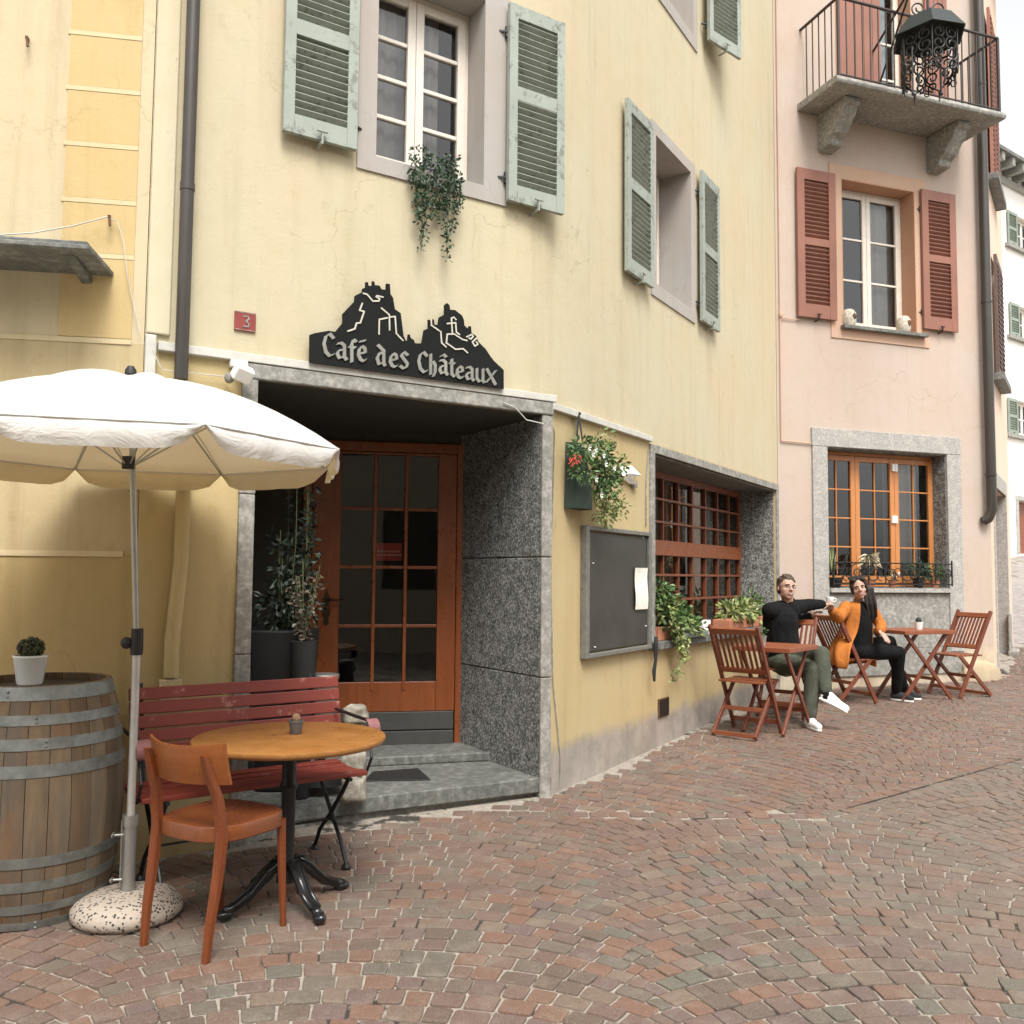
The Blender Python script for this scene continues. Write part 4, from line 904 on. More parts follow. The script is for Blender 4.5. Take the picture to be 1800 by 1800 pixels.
# ================================================================ foliage helper
def leaf(mb, p, d, L, W_, R):
    d = Vector(d).normalized(); s = d.cross(Vector((R.uniform(-1, 1), R.uniform(-1, 1), R.uniform(-1, 1)))).normalized(); n = d.cross(s)
    p = Vector(p); m = p + d * L * .5 + n * L * .12
    mb.add([p, m - s * W_ / 2, p + d * L - n * L * .05, m + s * W_ / 2], [(0, 1, 2, 3)])
def clump(mb, c, r, n, L, R, droop=.3, out=1.0):
    c = Vector(c)
    for _ in range(n):
        v = Vector((R.gauss(0, 1), R.gauss(0, 1), R.gauss(0, 1))).normalized(); k = R.random() ** .45
        p = c + Vector((v.x * r[0], v.y * r[1], v.z * r[2])) * k
        d = v * out + Vector((R.uniform(-.6, .6), R.uniform(-.6, .6), R.uniform(-.6, .6) - droop)); leaf(mb, p, d, L * R.uniform(.6, 1.2), L * R.uniform(.4, .65), R)
def vine(mb, stem, pts, n, L, R, spread=.03):
    pts = [Vector(p) for p in pts]; stem.tube(pts, .0025, 4)
    for _ in range(n):
        k = R.random() * (len(pts) - 1); i = int(k); p = pts[i].lerp(pts[i + 1], k - i)
        leaf(mb, p + Vector((R.uniform(-1, 1), R.uniform(-1, 1), R.uniform(-1, 1))) * spread, (R.uniform(-1, 1), R.uniform(-1, .3), R.uniform(-1, .4)), L * R.uniform(.6, 1.2), L * R.uniform(.45, .7), R)
# ivy trailing from the first floor window
R = random.Random(11)
def WBp(px, py, w_): u, z = WB(px, py, w_); return (u, w_, z)
iv = thing('trailing_ivy', 'dark green ivy spilling over the sill of the large first floor window', 'plant', WB.at(1.75, 0, 3.9))
lf, stm = MB(), MB()
for (px, py, r, n) in ((738, 275, .07, 90), (765, 290, .08, 120), (790, 285, .06, 80), (735, 310, .06, 90), (768, 318, .07, 90), (795, 320, .07, 110), (745, 345, .06, 70), (775, 348, .05, 50), (798, 355, .06, 70)):
    clump(lf, WBp(px, py, -.06), (r, .06, r), n, .03, R, .6)
for pts in ([(738, 290), (740, 350), (742, 400), (740, 440)], [(730, 290), (732, 350), (735, 385)], [(790, 300), (790, 360), (785, 410), (786, 455)], [(798, 300), (802, 350), (795, 400)], [(765, 300), (767, 360), (760, 385)], [(750, 320), (748, 370), (744, 415)], [(780, 320), (778, 370), (788, 430)]):
    vine(lf, stm, [WBp(x, y, -.03 - .02 * i) for i, (x, y) in enumerate(pts)], 75, .03, R, .022)
lf.build('foliage', m_leafd, iv, MBW, fix=False); stm.build('stem', m_stem, iv, MBW)
mb = MB(); p = WBp(765, 285, .1); mb.box((p[0] - .13, .05, 3.87), (p[0] + .13, .16, 3.93)); mb.build('pot', m_black, iv, MBW, bevel=.005)

# hanging planter with flowers
def WEp(px, py, w_): u, z = WE(px, py, w_); return (u, w_, z)
hp = thing('hanging_planter', 'dark green wall pouch on black straps with leafy white and red flowers', 'planter', WE.at(.3, 0, 2.0))
tl, br = WEp(1010, 775, -.08), WEp(1040, 897, -.08); mb = MB(); u0, u1 = tl[0], br[0]; zt_, zb_ = tl[2], br[2]
vs, fs = [], []; n = 10
for j in range(n + 1):
    f = j / n; z = zt_ + (zb_ - zt_) * f; dep = .05 + .07 * math.sin(min(1, f * 1.2) * 1.5); wx = 1 - .12 * (1 - f)
    for i in range(7): a = math.pi * i / 6; vs.append(((u0 + u1) / 2 - (u1 - u0) / 2 * wx * math.cos(a), -.005 - dep * math.sin(a) ** .6, z))
fs = [(j * 7 + i, j * 7 + i + 1, j * 7 + i + 8, j * 7 + i + 7) for j in range(n) for i in range(6)] + [tuple(n * 7 + i for i in range(7))]
mb.add(vs, fs); mb.build('pouch', plain('dark_green_felt', (.02, .035, .025), .8, var=.4), hp, MEW, smooth=True, fix=False)
mb = MB(); h = WEp(1017, 727, -.03); 
for e in ((1012, 800), (1026, 790)): q = WEp(*e, -.09); mb.beam(h, q, .022, .004, (0, 1, 0))
mb.ell(h, .012, .02, .012); mb.build('strap', m_black, hp, MEW)
R = random.Random(4); lf, l2, stm = MB(), MB(), MB()
for (px, py, r, n) in ((1022, 790, .07, 130), (1025, 830, .07, 100), (1045, 790, .09, 130), (1060, 800, .10, 160), (1062, 835, .11, 190), (1075, 825, .1, 120), (1052, 860, .08, 120), (1070, 855, .08, 90)):
    clump(lf, WEp(px, py, -.14), (r, .09, r), n, .04, R, .3)
for (px, py, r, n) in ((1060, 775, .08, 60), (1085, 820, .09, 60), (1070, 880, .10, 120), (1065, 905, .08, 110), (1085, 890, .08, 60)):
    clump(l2, WEp(px, py, -.15), (r, .09, r), n, .04, R, .3)
lf.build('foliage', m_leaf, hp, MEW, fix=False); l2.build('foliage', m_leafy, hp, MEW, fix=False)
def flower(mb, c, r, n=6):
    c = Vector(c)
    for k in range(n):
        a = 2 * math.pi * k / n; a2 = a + .45
        mb.add([c, c + Vector((math.cos(a) * r * .8, -.01, math.sin(a) * r * .8)), c + Vector((math.cos(a + .25) * r, -.012, math.sin(a + .25) * r)), c + Vector((math.cos(a2 + .1) * r * .8, -.01, math.sin(a2 + .1) * r * .8))], [(0, 1, 2, 3)])
for px, py in ((1034, 787), (1045, 790), (1040, 798), (1059, 800), (1063, 815), (1078, 822), (1046, 842), (1055, 870)):
    mb = MB(); flower(mb, WEp(px, py, -.27), .026); mb.build('flower', m_ceram, hp, MEW, fix=False)
for px, py in ((1015, 806), (1007, 812)):
    mb = MB(); clump(mb, WEp(px, py, -.24), (.022, .022, .022), 30, .02, R); mb.build('flower', plain('red_petals', (.62, .09, .06), .6), hp, MEW, fix=False)
# crumpled paper note
nm = thing('paper_note', 'white folded paper ornament pinned to the wall right of the hanging flowers', 'ornament', WE.at(1.3, 0, 2.1))
mb = MB(); ps = [WEp(*p, -.02 - .02 * (i % 2)) for i, p in enumerate(((1090, 815), (1100, 820), (1110, 818), (1127, 835), (1112, 840), (1120, 853), (1105, 850), (1093, 838)))]; c = WEp(1106, 832, -.06)
mb.add(ps + [c], [(i, (i + 1) % 8, 8) for i in range(8)]); mb.build('paper', m_ceram, nm, MEW, fix=False)
mb = MB(); p = WEp(1118, 850, -.03); mb.box((p[0] - .035, -.03, p[2] - .03), (p[0] + .035, -.005, p[2] + .02)); mb.build('tag', plain('grey_tag', (.25, .23, .2), .7), nm, MEW)

# lower window plants
R = random.Random(21); SW = .02
lw = thing('window_plant', 'bushy green plant trailing down from the left end of the long sill', 'plant', WE.at(2.1, .1, .93), 'plants in the long window')
lf, l2, stm = MB(), MB(), MB()
for (px, py, r, n) in ((1165, 1060, .16, 200), (1180, 1075, .17, 240), (1195, 1085, .15, 180), (1175, 1100, .16, 200), (1210, 1095, .12, 120), (1160, 1035, .1, 90)): clump(lf, WEp(px, py, -.02), (r * .9, .11, r * .8), n, .06, R, .2)
for (px, py, r, n) in ((1170, 1070, .14, 90), (1200, 1100, .14, 90), (1218, 1103, .1, 60)): clump(l2, WEp(px, py, -.06), (r, .1, r * .8), n, .055, R, .2)
for pts in ([(1185, 1090), (1195, 1125), (1200, 1150), (1192, 1175), (1178, 1200)], [(1190, 1090), (1205, 1130), (1200, 1160)], [(1180, 1085), (1188, 1120), (1195, 1145)]): vine(l2, stm, [WEp(x, y, -.1) for x, y in pts], 80, .045, R, .035)
lf.build('foliage', m_leaf, lw, MEW, fix=False); l2.build('foliage', m_leafy, lw, MEW, fix=False); stm.build('stem', m_stem, lw, MEW)
mb = MB(); a = WE(1152, 1118, 0)[0]; b = WE(1192, 1118, 0)[0]; mb.box((a, -.03, .931), (b, .17, 1.04)); mb.build('planter_box', m_terra, lw, MEW, bevel=.006)
lw = thing('window_plant', 'low pale leaved plant in a trough behind the nearest folding chair', 'plant', WE.at(4.4, .1, .93), 'plants in the long window')
lf, l2 = MB(), MB()
for (px, py, r, n) in ((1285, 1078, .14, 170), (1305, 1075, .16, 200), (1325, 1076, .14, 150)): clump(l2, WEp(px, py, .05), (r * 1.4, .13, r * .8), n, .07, R, .1)
for (px, py, r, n) in ((1300, 1082, .15, 120), (1320, 1060, .14, 120)): clump(lf, WEp(px, py, .12), (r * 1.4, .1, r), n, .06, R, .1)
l2.build('foliage', m_leafy, lw, MEW, fix=False); lf.build('foliage', m_leaf, lw, MEW, fix=False)
a = WE(1272, 1090, .05)[0]; b = WE(1330, 1090, .05)[0]; mb = MB(); mb.box((a, -.02, .931), (b, .16, 1.03)); mb.build('planter_box', m_terra, lw, MEW, bevel=.006)
u, z = WE(1236, 1100, 0); z = .955; mb = MB(); mb.lathe([(.055, 0), (.058, .12), (.055, .125)], 18, (u, -.01, .932)); tag(mb.build('white_jar', m_ceram, None, MEW, smooth=True), 'plain white candle jar standing on the long window sill', 'jar')
a = WE(1190, 1128, -.05)[0]; b = WE(1243, 1112, -.05)[0]; mb = MB(); mb.box((a, -.10, .931), (b - .1, .06, .975)); mb.box((a + .02, -.08, .976), (b - .12, .04, .985)); tag(mb.build('tray', plain('weathered_green_tray', (.16, .2, .15), .7), None, MEW, bevel=.008), 'weathered green tray lying on the long window sill', 'tray')

# pink house, lower window: ironwork and pots
def WCp(px, py, w_): u, z = WC(px, py, w_); return (u, w_, z)
gr = thing('window_grille', 'low black scrolled iron guard in front of the wooden three part window', 'grille', WC.at(1.5, -.1, 1.33))
mb = MB(); a, b = .70, 2.44; zt_, zb_ = WC(1560, 990, -.08)[1], WC(1560, 1027, -.08)[1]; y = -.08
mb.tube([(a, y, zt_), (b, y, zt_)], .008, 6); mb.tube([(a, y, zb_), (b, y, zb_)], .008, 6)
def spiral(c, r, t0, turns, s=1, n=22): return [(c[0] + s * r * (1 - .75 * i / n) * math.cos(t0 + turns * 6.28 * i / n), y, c[1] + r * (1 - .75 * i / n) * math.sin(t0 + turns * 6.28 * i / n)) for i in range(n + 1)]
hm = (zt_ + zb_) / 2; rr = (zt_ - zb_) / 2
for k in range(7):
    u = a + (b - a) * (k + .5) / 7
    mb.tube(spiral((u - .05, hm), rr * .92, 1.57, 1.4, 1), .007, 5); mb.tube(spiral((u + .06, hm), rr * .7, -1.57, 1.3, -1), .006, 5); mb.beam((u + .12, y, zb_), (u + .12, y, zt_), .01, .01)
for u in (a, b): mb.beam((u, y, zb_ - .02), (u, y, zt_ + .04), .014, .014); mb.tube([(u, y, hm), (u, 0, hm)], .006, 5)
mb.build('scrollwork', m_iron, gr, WC.M)
R = random.Random(9)
for i, (px, wd, h, lab, kind) in enumerate(((1470, .12, .12, 'spiky plant in a black pot at the left end of the iron guard', 'spiky'), (1535, .07, .10, 'pale drooping dry plant in a small pot at the centre of the iron guard', 'dry'), (1575, .05, .09, 'little white flowering plant behind the iron guard', 'small'), (1621, .07, .12, 'leafy plant in a black square pot right of centre behind the iron guard', 'leafy'), (1650, .06, .1, 'feathery green plant at the right end of the iron guard', 'leafy2'))):
    p = WCp(px, 1030, -.03); t_ = thing('potted_plant', lab, 'potted plant', WC.at(p[0], -.03, 1.33), 'pots behind the iron guard')
    mb = MB(); mb.lathe([(wd * .72, 0), (wd, h), (wd * .93, h), (wd * .9, h - .01)], 14, (p[0], .03, 1.331)); mb.build('pot', m_black if kind in ('spiky', 'leafy') else m_terra, t_, WC.M, smooth=True)
    lf = MB(); top = 1.33 + h
    if kind == 'spiky':
        for k in range(22): ang = R.uniform(0, 6.28); L = R.uniform(.2, .42); q = Vector((p[0] + .1 * math.cos(ang) * L * 2, .03 + .05 * math.sin(ang), top + L)); d = (q - Vector((p[0], .03, top))); s_ = Vector((.006, 0, 0)); b0 = Vector((p[0], .03, top)); lf.add([b0 - s_, b0 + s_, b0 + d * .6 + s_, q, b0 + d * .6 - s_], [(0, 1, 2, 3, 4)])
        lf.build('foliage', m_leafy, t_, WC.M, fix=False)
    elif kind == 'dry':
        for k in range(60):
            ang = R.uniform(0, 6.28); r_ = R.uniform(.06, .24); c0 = Vector((p[0], .03, top + .28)); q = c0 + Vector((math.cos(ang) * r_, .3 * math.sin(ang) * r_, .06 - r_ * r_ * 4)); leaf(lf, c0.lerp(q, .4), q - c0 + Vector((0, 0, -.04)), .12, .02, R)
        lf.build('foliage', m_leafdry, t_, WC.M, fix=False); sm = MB(); sm.tube([(p[0], .03, top - .02), (p[0], .03, top + .3)], .006, 6); sm.build('stem', m_stem, t_, WC.M)
    elif kind == 'small':
        clump(lf, (p[0], .02, top + .05), (.06, .05, .06), 80, .03, R); lf.build('foliage', m_leaf, t_, WC.M, fix=False); fl_ = MB(); clump(fl_, (p[0], -.02, top + .08), (.05, .03, .04), 26, .03, R); fl_.build('flower', m_ceram, t_, WC.M, fix=False)
    else:
        clump(lf, (p[0], .03, top + .10), (.12, .08, .12), 170, .05, R); lf.build('foliage', m_leafd if kind == 'leafy' else m_leaf, t_, WC.M, fix=False)
# pots on the upper sill
for px, py, lab in ((1492, 558, 'pale stone lantern jar at the left end of the upper pink house sill'), (1588, 562, 'pale stone lantern jar at the right end of the upper pink house sill')):
    u, z = WC(px, py, -.02); t_ = thing('lantern_jar', lab, 'lantern jar', WC.at(u, -.02, 4.456), 'lantern jars on the upper sill')
    mb = MB(); mb.lathe([(.07, 0), (.085, .04), (.085, .15), (.06, .19), (.045, .2)], 16, (u, -.02, 4.456)); mb.build('jar', plain('mottled_pale_stone', (.50, .45, .37), .8, var=.5, scale=30), t_, WC.M, smooth=True)
    mb = MB(); mb.ell((u + .015, -.10, 4.56), .03, .01, .04); mb.build('opening', m_rust, t_, WC.M, smooth=True)

# ================================================================ iron lantern at the balcony
LY = 9.45; lc = at(1632, 66, LY); rr = .385
lt = thing('iron_lantern', 'large black wrought iron lantern with hexagonal hood and scrolls hanging before the balcony', 'lantern', TR(lc.x, lc.y, lc.z))
mb = MB(); zr0 = lc.z - .02; top = lc.z + .19; ang0 = math.radians(12)
hexp = lambda r, z, k: (lc.x + r * math.cos(ang0 + math.pi * k / 3), lc.y + r * math.sin(ang0 + math.pi * k / 3), z)
vs = [hexp(rr, zr0, k) for k in range(6)] + [hexp(.24, top, k) for k in range(6)] + [hexp(rr - .02, zr0, k) for k in range(6)] + [hexp(.23, top - .02, k) for k in range(6)]
mb.add(vs, [(k, (k + 1) % 6, (k + 1) % 6 + 6, k + 6) for k in range(6)] + [tuple(range(6, 12))] + [(k + 12, k + 18, (k + 1) % 6 + 18, (k + 1) % 6 + 12) for k in range(6)] + [tuple(range(23, 17, -1))] + [(k, k + 12, (k + 1) % 6 + 12, (k + 1) % 6) for k in range(6)])
mb.build('hood', plain('green_black_iron', (.010, .016, .014), .6, .1), lt, Matrix.Identity(4))
mb = MB()
def sp2(p0, ux, c, r, t0, turns, s=1, n=18):
    return [p0 + ux * (c[0] + s * r * (1 - .7 * i / n) * math.cos(t0 + turns * 6.28 * i / n)) + Vector((0, 0, c[1] + r * (1 - .7 * i / n) * math.sin(t0 + turns * 6.28 * i / n))) for i in range(n + 1)]
for k in range(6):
    a, b = Vector(hexp(.30, zr0, k)), Vector(hexp(.30, zr0, k + 1)); a2, b2 = Vector(hexp(.285, zr0 - .46, k)), Vector(hexp(.285, zr0 - .46, k + 1)); ux = (b - a).normalized(); Lk = (b - a).length; mid = (a + b) / 2
    mb.tube([a, a.lerp(a2, .5), a2 + Vector((0, 0, .1))], .008, 5)
    for zz, r in ((-.07, .075), (-.19, .08), (-.30, .07), (-.40, .055)):
        for s_ in (-1, 1): mb.tube(sp2(mid, ux, (s_ * Lk * .25, zz), r, 1.57 if zz > -.3 else -1.57, 1.3, s_), .0095, 5)
    mb.tube([a2 + Vector((0, 0, .1)), (a2 + b2) / 2 + Vector((0, 0, -.02)), b2 + Vector((0, 0, .1))], .009, 5)
    mb.tube([(a2 + b2) / 2 + Vector((0, 0, -.02)), (a2 + b2) / 2 + Vector((0, 0, -.14))], [.014, .004], 6)
    mb.tube(sp2(a2, ux, (0, 0), .05, 0, 1.1, 1), .007, 5)
mb.build('scrollwork', m_iron, lt, Matrix.Identity(4))
mb = MB()
for px in (1605, 1655): p = at(px, 165, LY - .2); mb.tube([p, p + Vector((0, 0, .5))], .009, 6); mb.ell(p, .018, .018, .018)
mb.build('drop_rod', m_iron, lt, Matrix.Identity(4))
mb = MB(); wp = WC.P(1.45, 0, lc.z + .75); mb.tube([wp, Vector((lc.x, lc.y, lc.z + .85)), Vector((lc.x, lc.y, top))], .014, 8); mb.tube([WC.P(1.45, 0, lc.z + .1), wp.lerp(Vector((lc.x, lc.y, lc.z + .85)), .75)], .012, 8)
q0 = Vector((lc.x, lc.y, lc.z + .28)); ux = Vector((1, 0, 0))
for s_ in (-1, 1): mb.tube(sp2(q0, ux, (s_ * .1, .04), .08, -1.57, 1.3, s_), .009, 5)
mb.ell((lc.x, lc.y, top + .03), .06, .06, .04); mb.build('hanging_arm', m_iron, lt, Matrix.Identity(4))

# ================================================================ parasol
PX, PY = -1.57, 3.90; g0 = gz(PX, PY); ps = thing('parasol', 'white scalloped cafe parasol standing in a speckled stone foot', 'parasol', TR(PX, PY, g0))
t = NT('white_canvas'); gg = t.n('ShaderNodeNewGeometry'); t.col(t.mix(gg.outputs['Backfacing'], (.60, .51, .34), (.66, .655, .63))); t.rough(.85); t.bump(t.noise(260, 2), .25, .001); t.bump(t.noise(4, 4, .6, t.co((1, 1, 2)), 1.5), .6, .02)  # tan underside: its shade and warm bounced light are put into the colour
tl_ = t.n('ShaderNodeBsdfTranslucent'); tl_.inputs[0].default_value = (.80, .66, .42, 1); mx = t.n('ShaderNodeMixShader'); mx.inputs[0].default_value = .20; t.l(t.b.outputs[0], mx.inputs[1]); t.l(tl_.outputs[0], mx.inputs[2]); t.l(mx.outputs[0], t.out.inputs[0]); m_canvas = t.m
m_seam = plain('canvas_seam', (.58, .57, .54), .85)
CX, CY, RRR, zrim, ztop_ = PX - .01, PY - .14, .89, 1.945, 2.25
A0 = [math.radians(a) for a in (-52, -7, 38, 83, 128, 173, 218, 263)]
def can(a, f, dz=0):   # f 0 centre .. 1 rim ; octagonal, domed
    k = 0
    for i in range(8):
        a0 = A0[i]; a1 = A0[i] + math.pi / 4
        x = (a - a0) % (2 * math.pi)
        if x < math.pi / 4 + 1e-6: t_ = x / (math.pi / 4); k = math.cos(math.pi / 8) / math.cos(x - math.pi / 8); sag = math.sin(t_ * math.pi); break
    r = RRR * f * k; z = zrim + (ztop_ - zrim) * (1 - f ** 1.95) - sag * .022 * math.sin(f * math.pi) + (.0)
    return Vector((CX + r * math.cos(a), CY + r * math.sin(a), z + dz))
vs, fs = [], []; NA, NF = 96, 14
angs = [A0[0] + 2 * math.pi * i / NA for i in range(NA)]
for j in range(1, NF + 1):
    for a in angs: vs.append(can(a, j / NF))
# the scalloped valance
for q in (1, 2, 3, 4):
    for i, a in enumerate(angs):
        t_ = (i % 12) / 12.0; e = abs(t_ * 2 - 1); drop = .088 * (1 - e ** 7) + .004
        if i % 12 == 0: drop = .006
        p = can(a, 1); o_ = Vector((p.x - CX, p.y - CY, 0)).normalized(); wv = .012 * math.sin(i * 1.9) * q / 4
        vs.append(p + o_ * (.012 * math.sin(q * .8) + wv) + Vector((0, 0, -drop * q / 4)))
J = NF + 4
fs = [(j * NA + i, j * NA + (i + 1) % NA, (j + 1) * NA + (i + 1) % NA, (j + 1) * NA + i) for j in range(J - 1) for i in range(NA)]
vs.append(Vector((CX, CY, ztop_ + .002))); fs += [(len(vs) - 1, (i + 1) % NA, i) for i in range(NA)]
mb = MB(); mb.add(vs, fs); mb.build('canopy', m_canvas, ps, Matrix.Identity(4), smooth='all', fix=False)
for k in range(8):
    a = A0[k]; mb = MB(); mb.tube([can(a, f / 10, .0005) for f in range(0, 11)], .0028, 5); mb.build('canopy_seam', m_seam, ps, Matrix.Identity(4), smooth='all')
hem = MB(); hem.tube([can(a, 1.0, -.002) + Vector((math.cos(a), math.sin(a), 0)) * .003 for a in angs + [angs[0]]], .0045, 5); hem.build('rim_hem', m_seam, ps, Matrix.Identity(4), smooth='all')
for a in A0:
    e = can(a, .985, -.008); h = Vector((CX, CY, ztop_ - .03)); m_ = can(a, .5, -.02)
    mb = MB(); mb.tube([h, m_, e], .004, 6); mb.tube([Vector((CX, CY + .01, ztop_ - .36)) + Vector((math.cos(a), math.sin(a), 0)) * .03, m_], .0035, 6); mb.ell(e, .008, .008, .008); mb.build('rib', m_steel, ps, Matrix.Identity(4))
mb = MB(); mb.tube([(PX, PY, 1.12), (CX, CY, ztop_ + .01)], .0125, 14); mb.build('upper_pole', m_steel, ps, Matrix.Identity(4), smooth=True)
mb = MB(); mb.tube([(PX, PY, g0 + .30), (PX, PY, 1.14)], .0165, 14); mb.build('lower_pole', plain('pale_grey_pole', (.50, .49, .46), .4, .5), ps, Matrix.Identity(4), smooth=True)
mb = MB(); mb.lathe([(.012, ztop_), (.024, ztop_ + .01), (.022, ztop_ + .03), (.012, ztop_ + .045)], 14, (CX, CY, 0)); mb.build('finial', m_black, ps, Matrix.Identity(4), smooth=True)
mb = MB(); mb.lathe([(.024, 1.10), (.026, 1.12), (.024, 1.21)], 12, (PX, PY, 0)); mb.ell((PX - .04, PY - .01, 1.15), .025, .018, .025); mb.tube([(PX - .02, PY, 1.15), (PX - .05, PY - .01, 1.15)], .012, 8); mb.build('tilt_joint', m_black, ps, Matrix.Identity(4), smooth=True)
mb = MB(); mb.tube([(CX, CY + .01, ztop_ - .38), (CX, CY + .01, ztop_ - .33)], .025, 12); mb.build('runner', m_black, ps, Matrix.Identity(4), smooth=True)
mb = MB(); mb.tube([(PX, PY, g0 + .07), (PX, PY, g0 + .37)], .027, 16); mb.build('socket_tube', m_steel, ps, Matrix.Identity(4), smooth=True)
mb = MB(); mb.tube([(PX, PY, g0 + .365), (PX, PY, g0 + .41)], .033, 14)
for zz in (.33, .15): mb.tube([(PX - .02, PY - .01, g0 + zz), (PX - .055, PY - .02, g0 + zz)], .005, 6); mb.ell((PX - .06, PY - .02, g0 + zz), .005, .02, .012)
mb.tube([(PX - .03, PY - .01, g0 + .12), (PX - .03, PY - .01, g0 + .39)], .004, 6); mb.build('clamp', m_steel, ps, Matrix.Identity(4), smooth=True)
t = NT('speckled_concrete'); v = t.n('ShaderNodeTexVoronoi'); v.inputs['Scale'].default_value = 85; t.l(t.tc.outputs['Object'], v.inputs[0]); sx_ = t.n('ShaderNodeSeparateColor'); t.l(v.outputs['Color'], sx_.inputs[0])
t.col(t.mix(t.ramp(v.outputs['Distance'], [(.42, 1), (.5, 0)]), (.40, .34, .28), t.ramp(sx_.outputs[0], [(0, (.04, .035, .03)), (.36, (.12, .09, .07)), (.46, (.37, .31, .25)), (1, (.43, .37, .31))], 'CONSTANT'))); t.rough(.8); t.bump(v.outputs['Distance'], .3, .003)
mb = MB(); mb.lathe([(.195, 0), (.217, .02), (.216, .05), (.19, .078), (.14, .095), (.04, .105), (.0, .106)], 40, (PX, PY, g0), cap=False); mb.build('stone_foot', t.m, ps, Matrix.Identity(4), smooth='all')

# ================================================================ barrel
BX, BY = -2.02, 4.00; g0 = gz(BX, BY); br_ = thing('wine_barrel', 'old oak wine barrel with grey iron hoops standing at the left edge', 'barrel', TR(BX, BY, g0))
def brad(z): q = (z - .475) / .475; return .35 - .068 * q * q
t = NT('oak_staves'); g_ = t.n('ShaderNodeNewGeometry'); base = t.ramp(g_.outputs['Random Per Island'], [(0, (.125, .085, .05)), (.2, (.17, .125, .08)), (.4, (.15, .095, .05)), (.6, (.20, .155, .105)), (.8, (.13, .09, .06)), (1, (.18, .12, .065))])
n = t.noise(2.2, 8, .7, t.co((9, 9, 1.2)), .8); c = t.mix(.75, base, t.ramp(n, [(.3, (.5, .45, .4)), (.7, (1.25, 1.2, 1.1))]), 'MULTIPLY'); st_ = t.noise(3, 5, .7, t.co((3, 3, .4))); c = t.mix(t.ramp(st_, [(.46, 0), (.66, .65)]), c, (.10, .09, .075)); c = t.mix(t.ramp(t.noise(4, 6, .7, t.co((2, 2, .6))), [(.55, 0), (.7, .4)]), c, (.22, .10, .04))
t.col(c); t.rough(.75); t.bump(n, .5, .006); t.b.inputs['Specular IOR Level'].default_value = .3; m_oak = t.m
mb = MB(); NS = 26; R_ = random.Random(2)
for k in range(NS):
    a0 = 2 * math.pi * k / NS + .004; a1 = 2 * math.pi * (k + 1) / NS - .004; vs = []; nz = 14
    for j in range(nz + 1):
        z = .95 * j / nz; r = brad(z) + R_.uniform(0, .0015)
        for a in (a0, (a0 + a1) / 2, a1): vs.append((r * math.cos(a), r * math.sin(a), z))
        for a in (a1, a0): vs.append(((r - .022) * math.cos(a), (r - .022) * math.sin(a), z))
    fs = [(j * 5 + i, j * 5 + (i + 1) % 5, (j + 1) * 5 + (i + 1) % 5, (j + 1) * 5 + i) for j in range(nz) for i in range(5)] + [tuple(range(nz * 5, nz * 5 + 5)), (4, 3, 2, 1, 0)]
    mb.add(vs, fs)
mb.build('staves', m_oak, br_, WM[br_.name])
m_hoop = plain('weathered_zinc', (.20, .21, .195), .5, .55, var=.35, scale=20, bump=.2)
for (za, zb2) in ((.0, .03), (.065, .10), (.155, .195), (.25, .29), (.60, .648), (.705, .75), (.80, .84), (.895, .948)):
    mb = MB(); nn = 64; vs = []
    for k in range(nn):
        a = 2 * math.pi * k / nn
        for (z, o_) in ((za, .004), (zb2, .004), (zb2, .0005), (za, .0005)): r = brad(z) + o_; vs.append((r * math.cos(a), r * math.sin(a), z))
    mb.add(vs, [(k * 4 + i, ((k + 1) % nn) * 4 + i, ((k + 1) % nn) * 4 + (i + 1) % 4, k * 4 + (i + 1) % 4) for k in range(nn) for i in range(4)])
    a = R_.uniform(3.4, 5.6); r = brad((za + zb2) / 2) + .004
    for dz2 in (-.01, .01): mb.ell((r * math.cos(a), r * math.sin(a), (za + zb2) / 2 + dz2), .006, .006, .006, n=8, m=5)
    mb.build('hoop', m_hoop, br_, WM[br_.name], smooth=True)
mb = MB(); mb.lathe([(0.0, .918), (.262, .918), (.262, .90)], 40, cap=False); mb.build('barrel_head', plain('dark_stained_wood', (.035, .028, .022), .7), br_, WM[br_.name])
# topiary in white pot on the barrel
zt_ = g0 + .95 - .03; pb = atz(52, 1200, g0 + .925)
bx, by = pb.x, pb.y; tp = thing('pot_plant', 'white ceramic pot with a small dark round succulent standing on the barrel', 'potted plant', TR(bx, by, g0 + .92))
mb = MB(); mb.lathe([(.049, 0), (.053, .01), (.068, .115), (.071, .118), (.071, .126), (.066, .126), (.063, .10), (.0, .10)], 28, (0, 0, -.001), cap=False); mb.build('pot', m_ceram, tp, WM[tp.name], smooth=True)
mb = MB(); R = random.Random(3)
for _ in range(160):
    v = Vector((R.gauss(0, 1), R.gauss(0, 1), R.gauss(0, 1))).normalized(); p = Vector((v.x * .045, v.y * .045, .155 + v.z * .038)); T = v.to_track_quat('Z', 'Y').to_matrix(); mb.ell(p, .010, .005, .014, T @ Matrix.Rotation(R.uniform(0, 3), 3, 'Z'), n=6, m=4)
mb.ell((0, 0, .15), .045, .045, .038); mb.build('foliage', leafm('purple_green_rosettes', [(.02, .025, .012), (.05, .06, .02), (.045, .03, .02)]), tp, WM[tp.name])

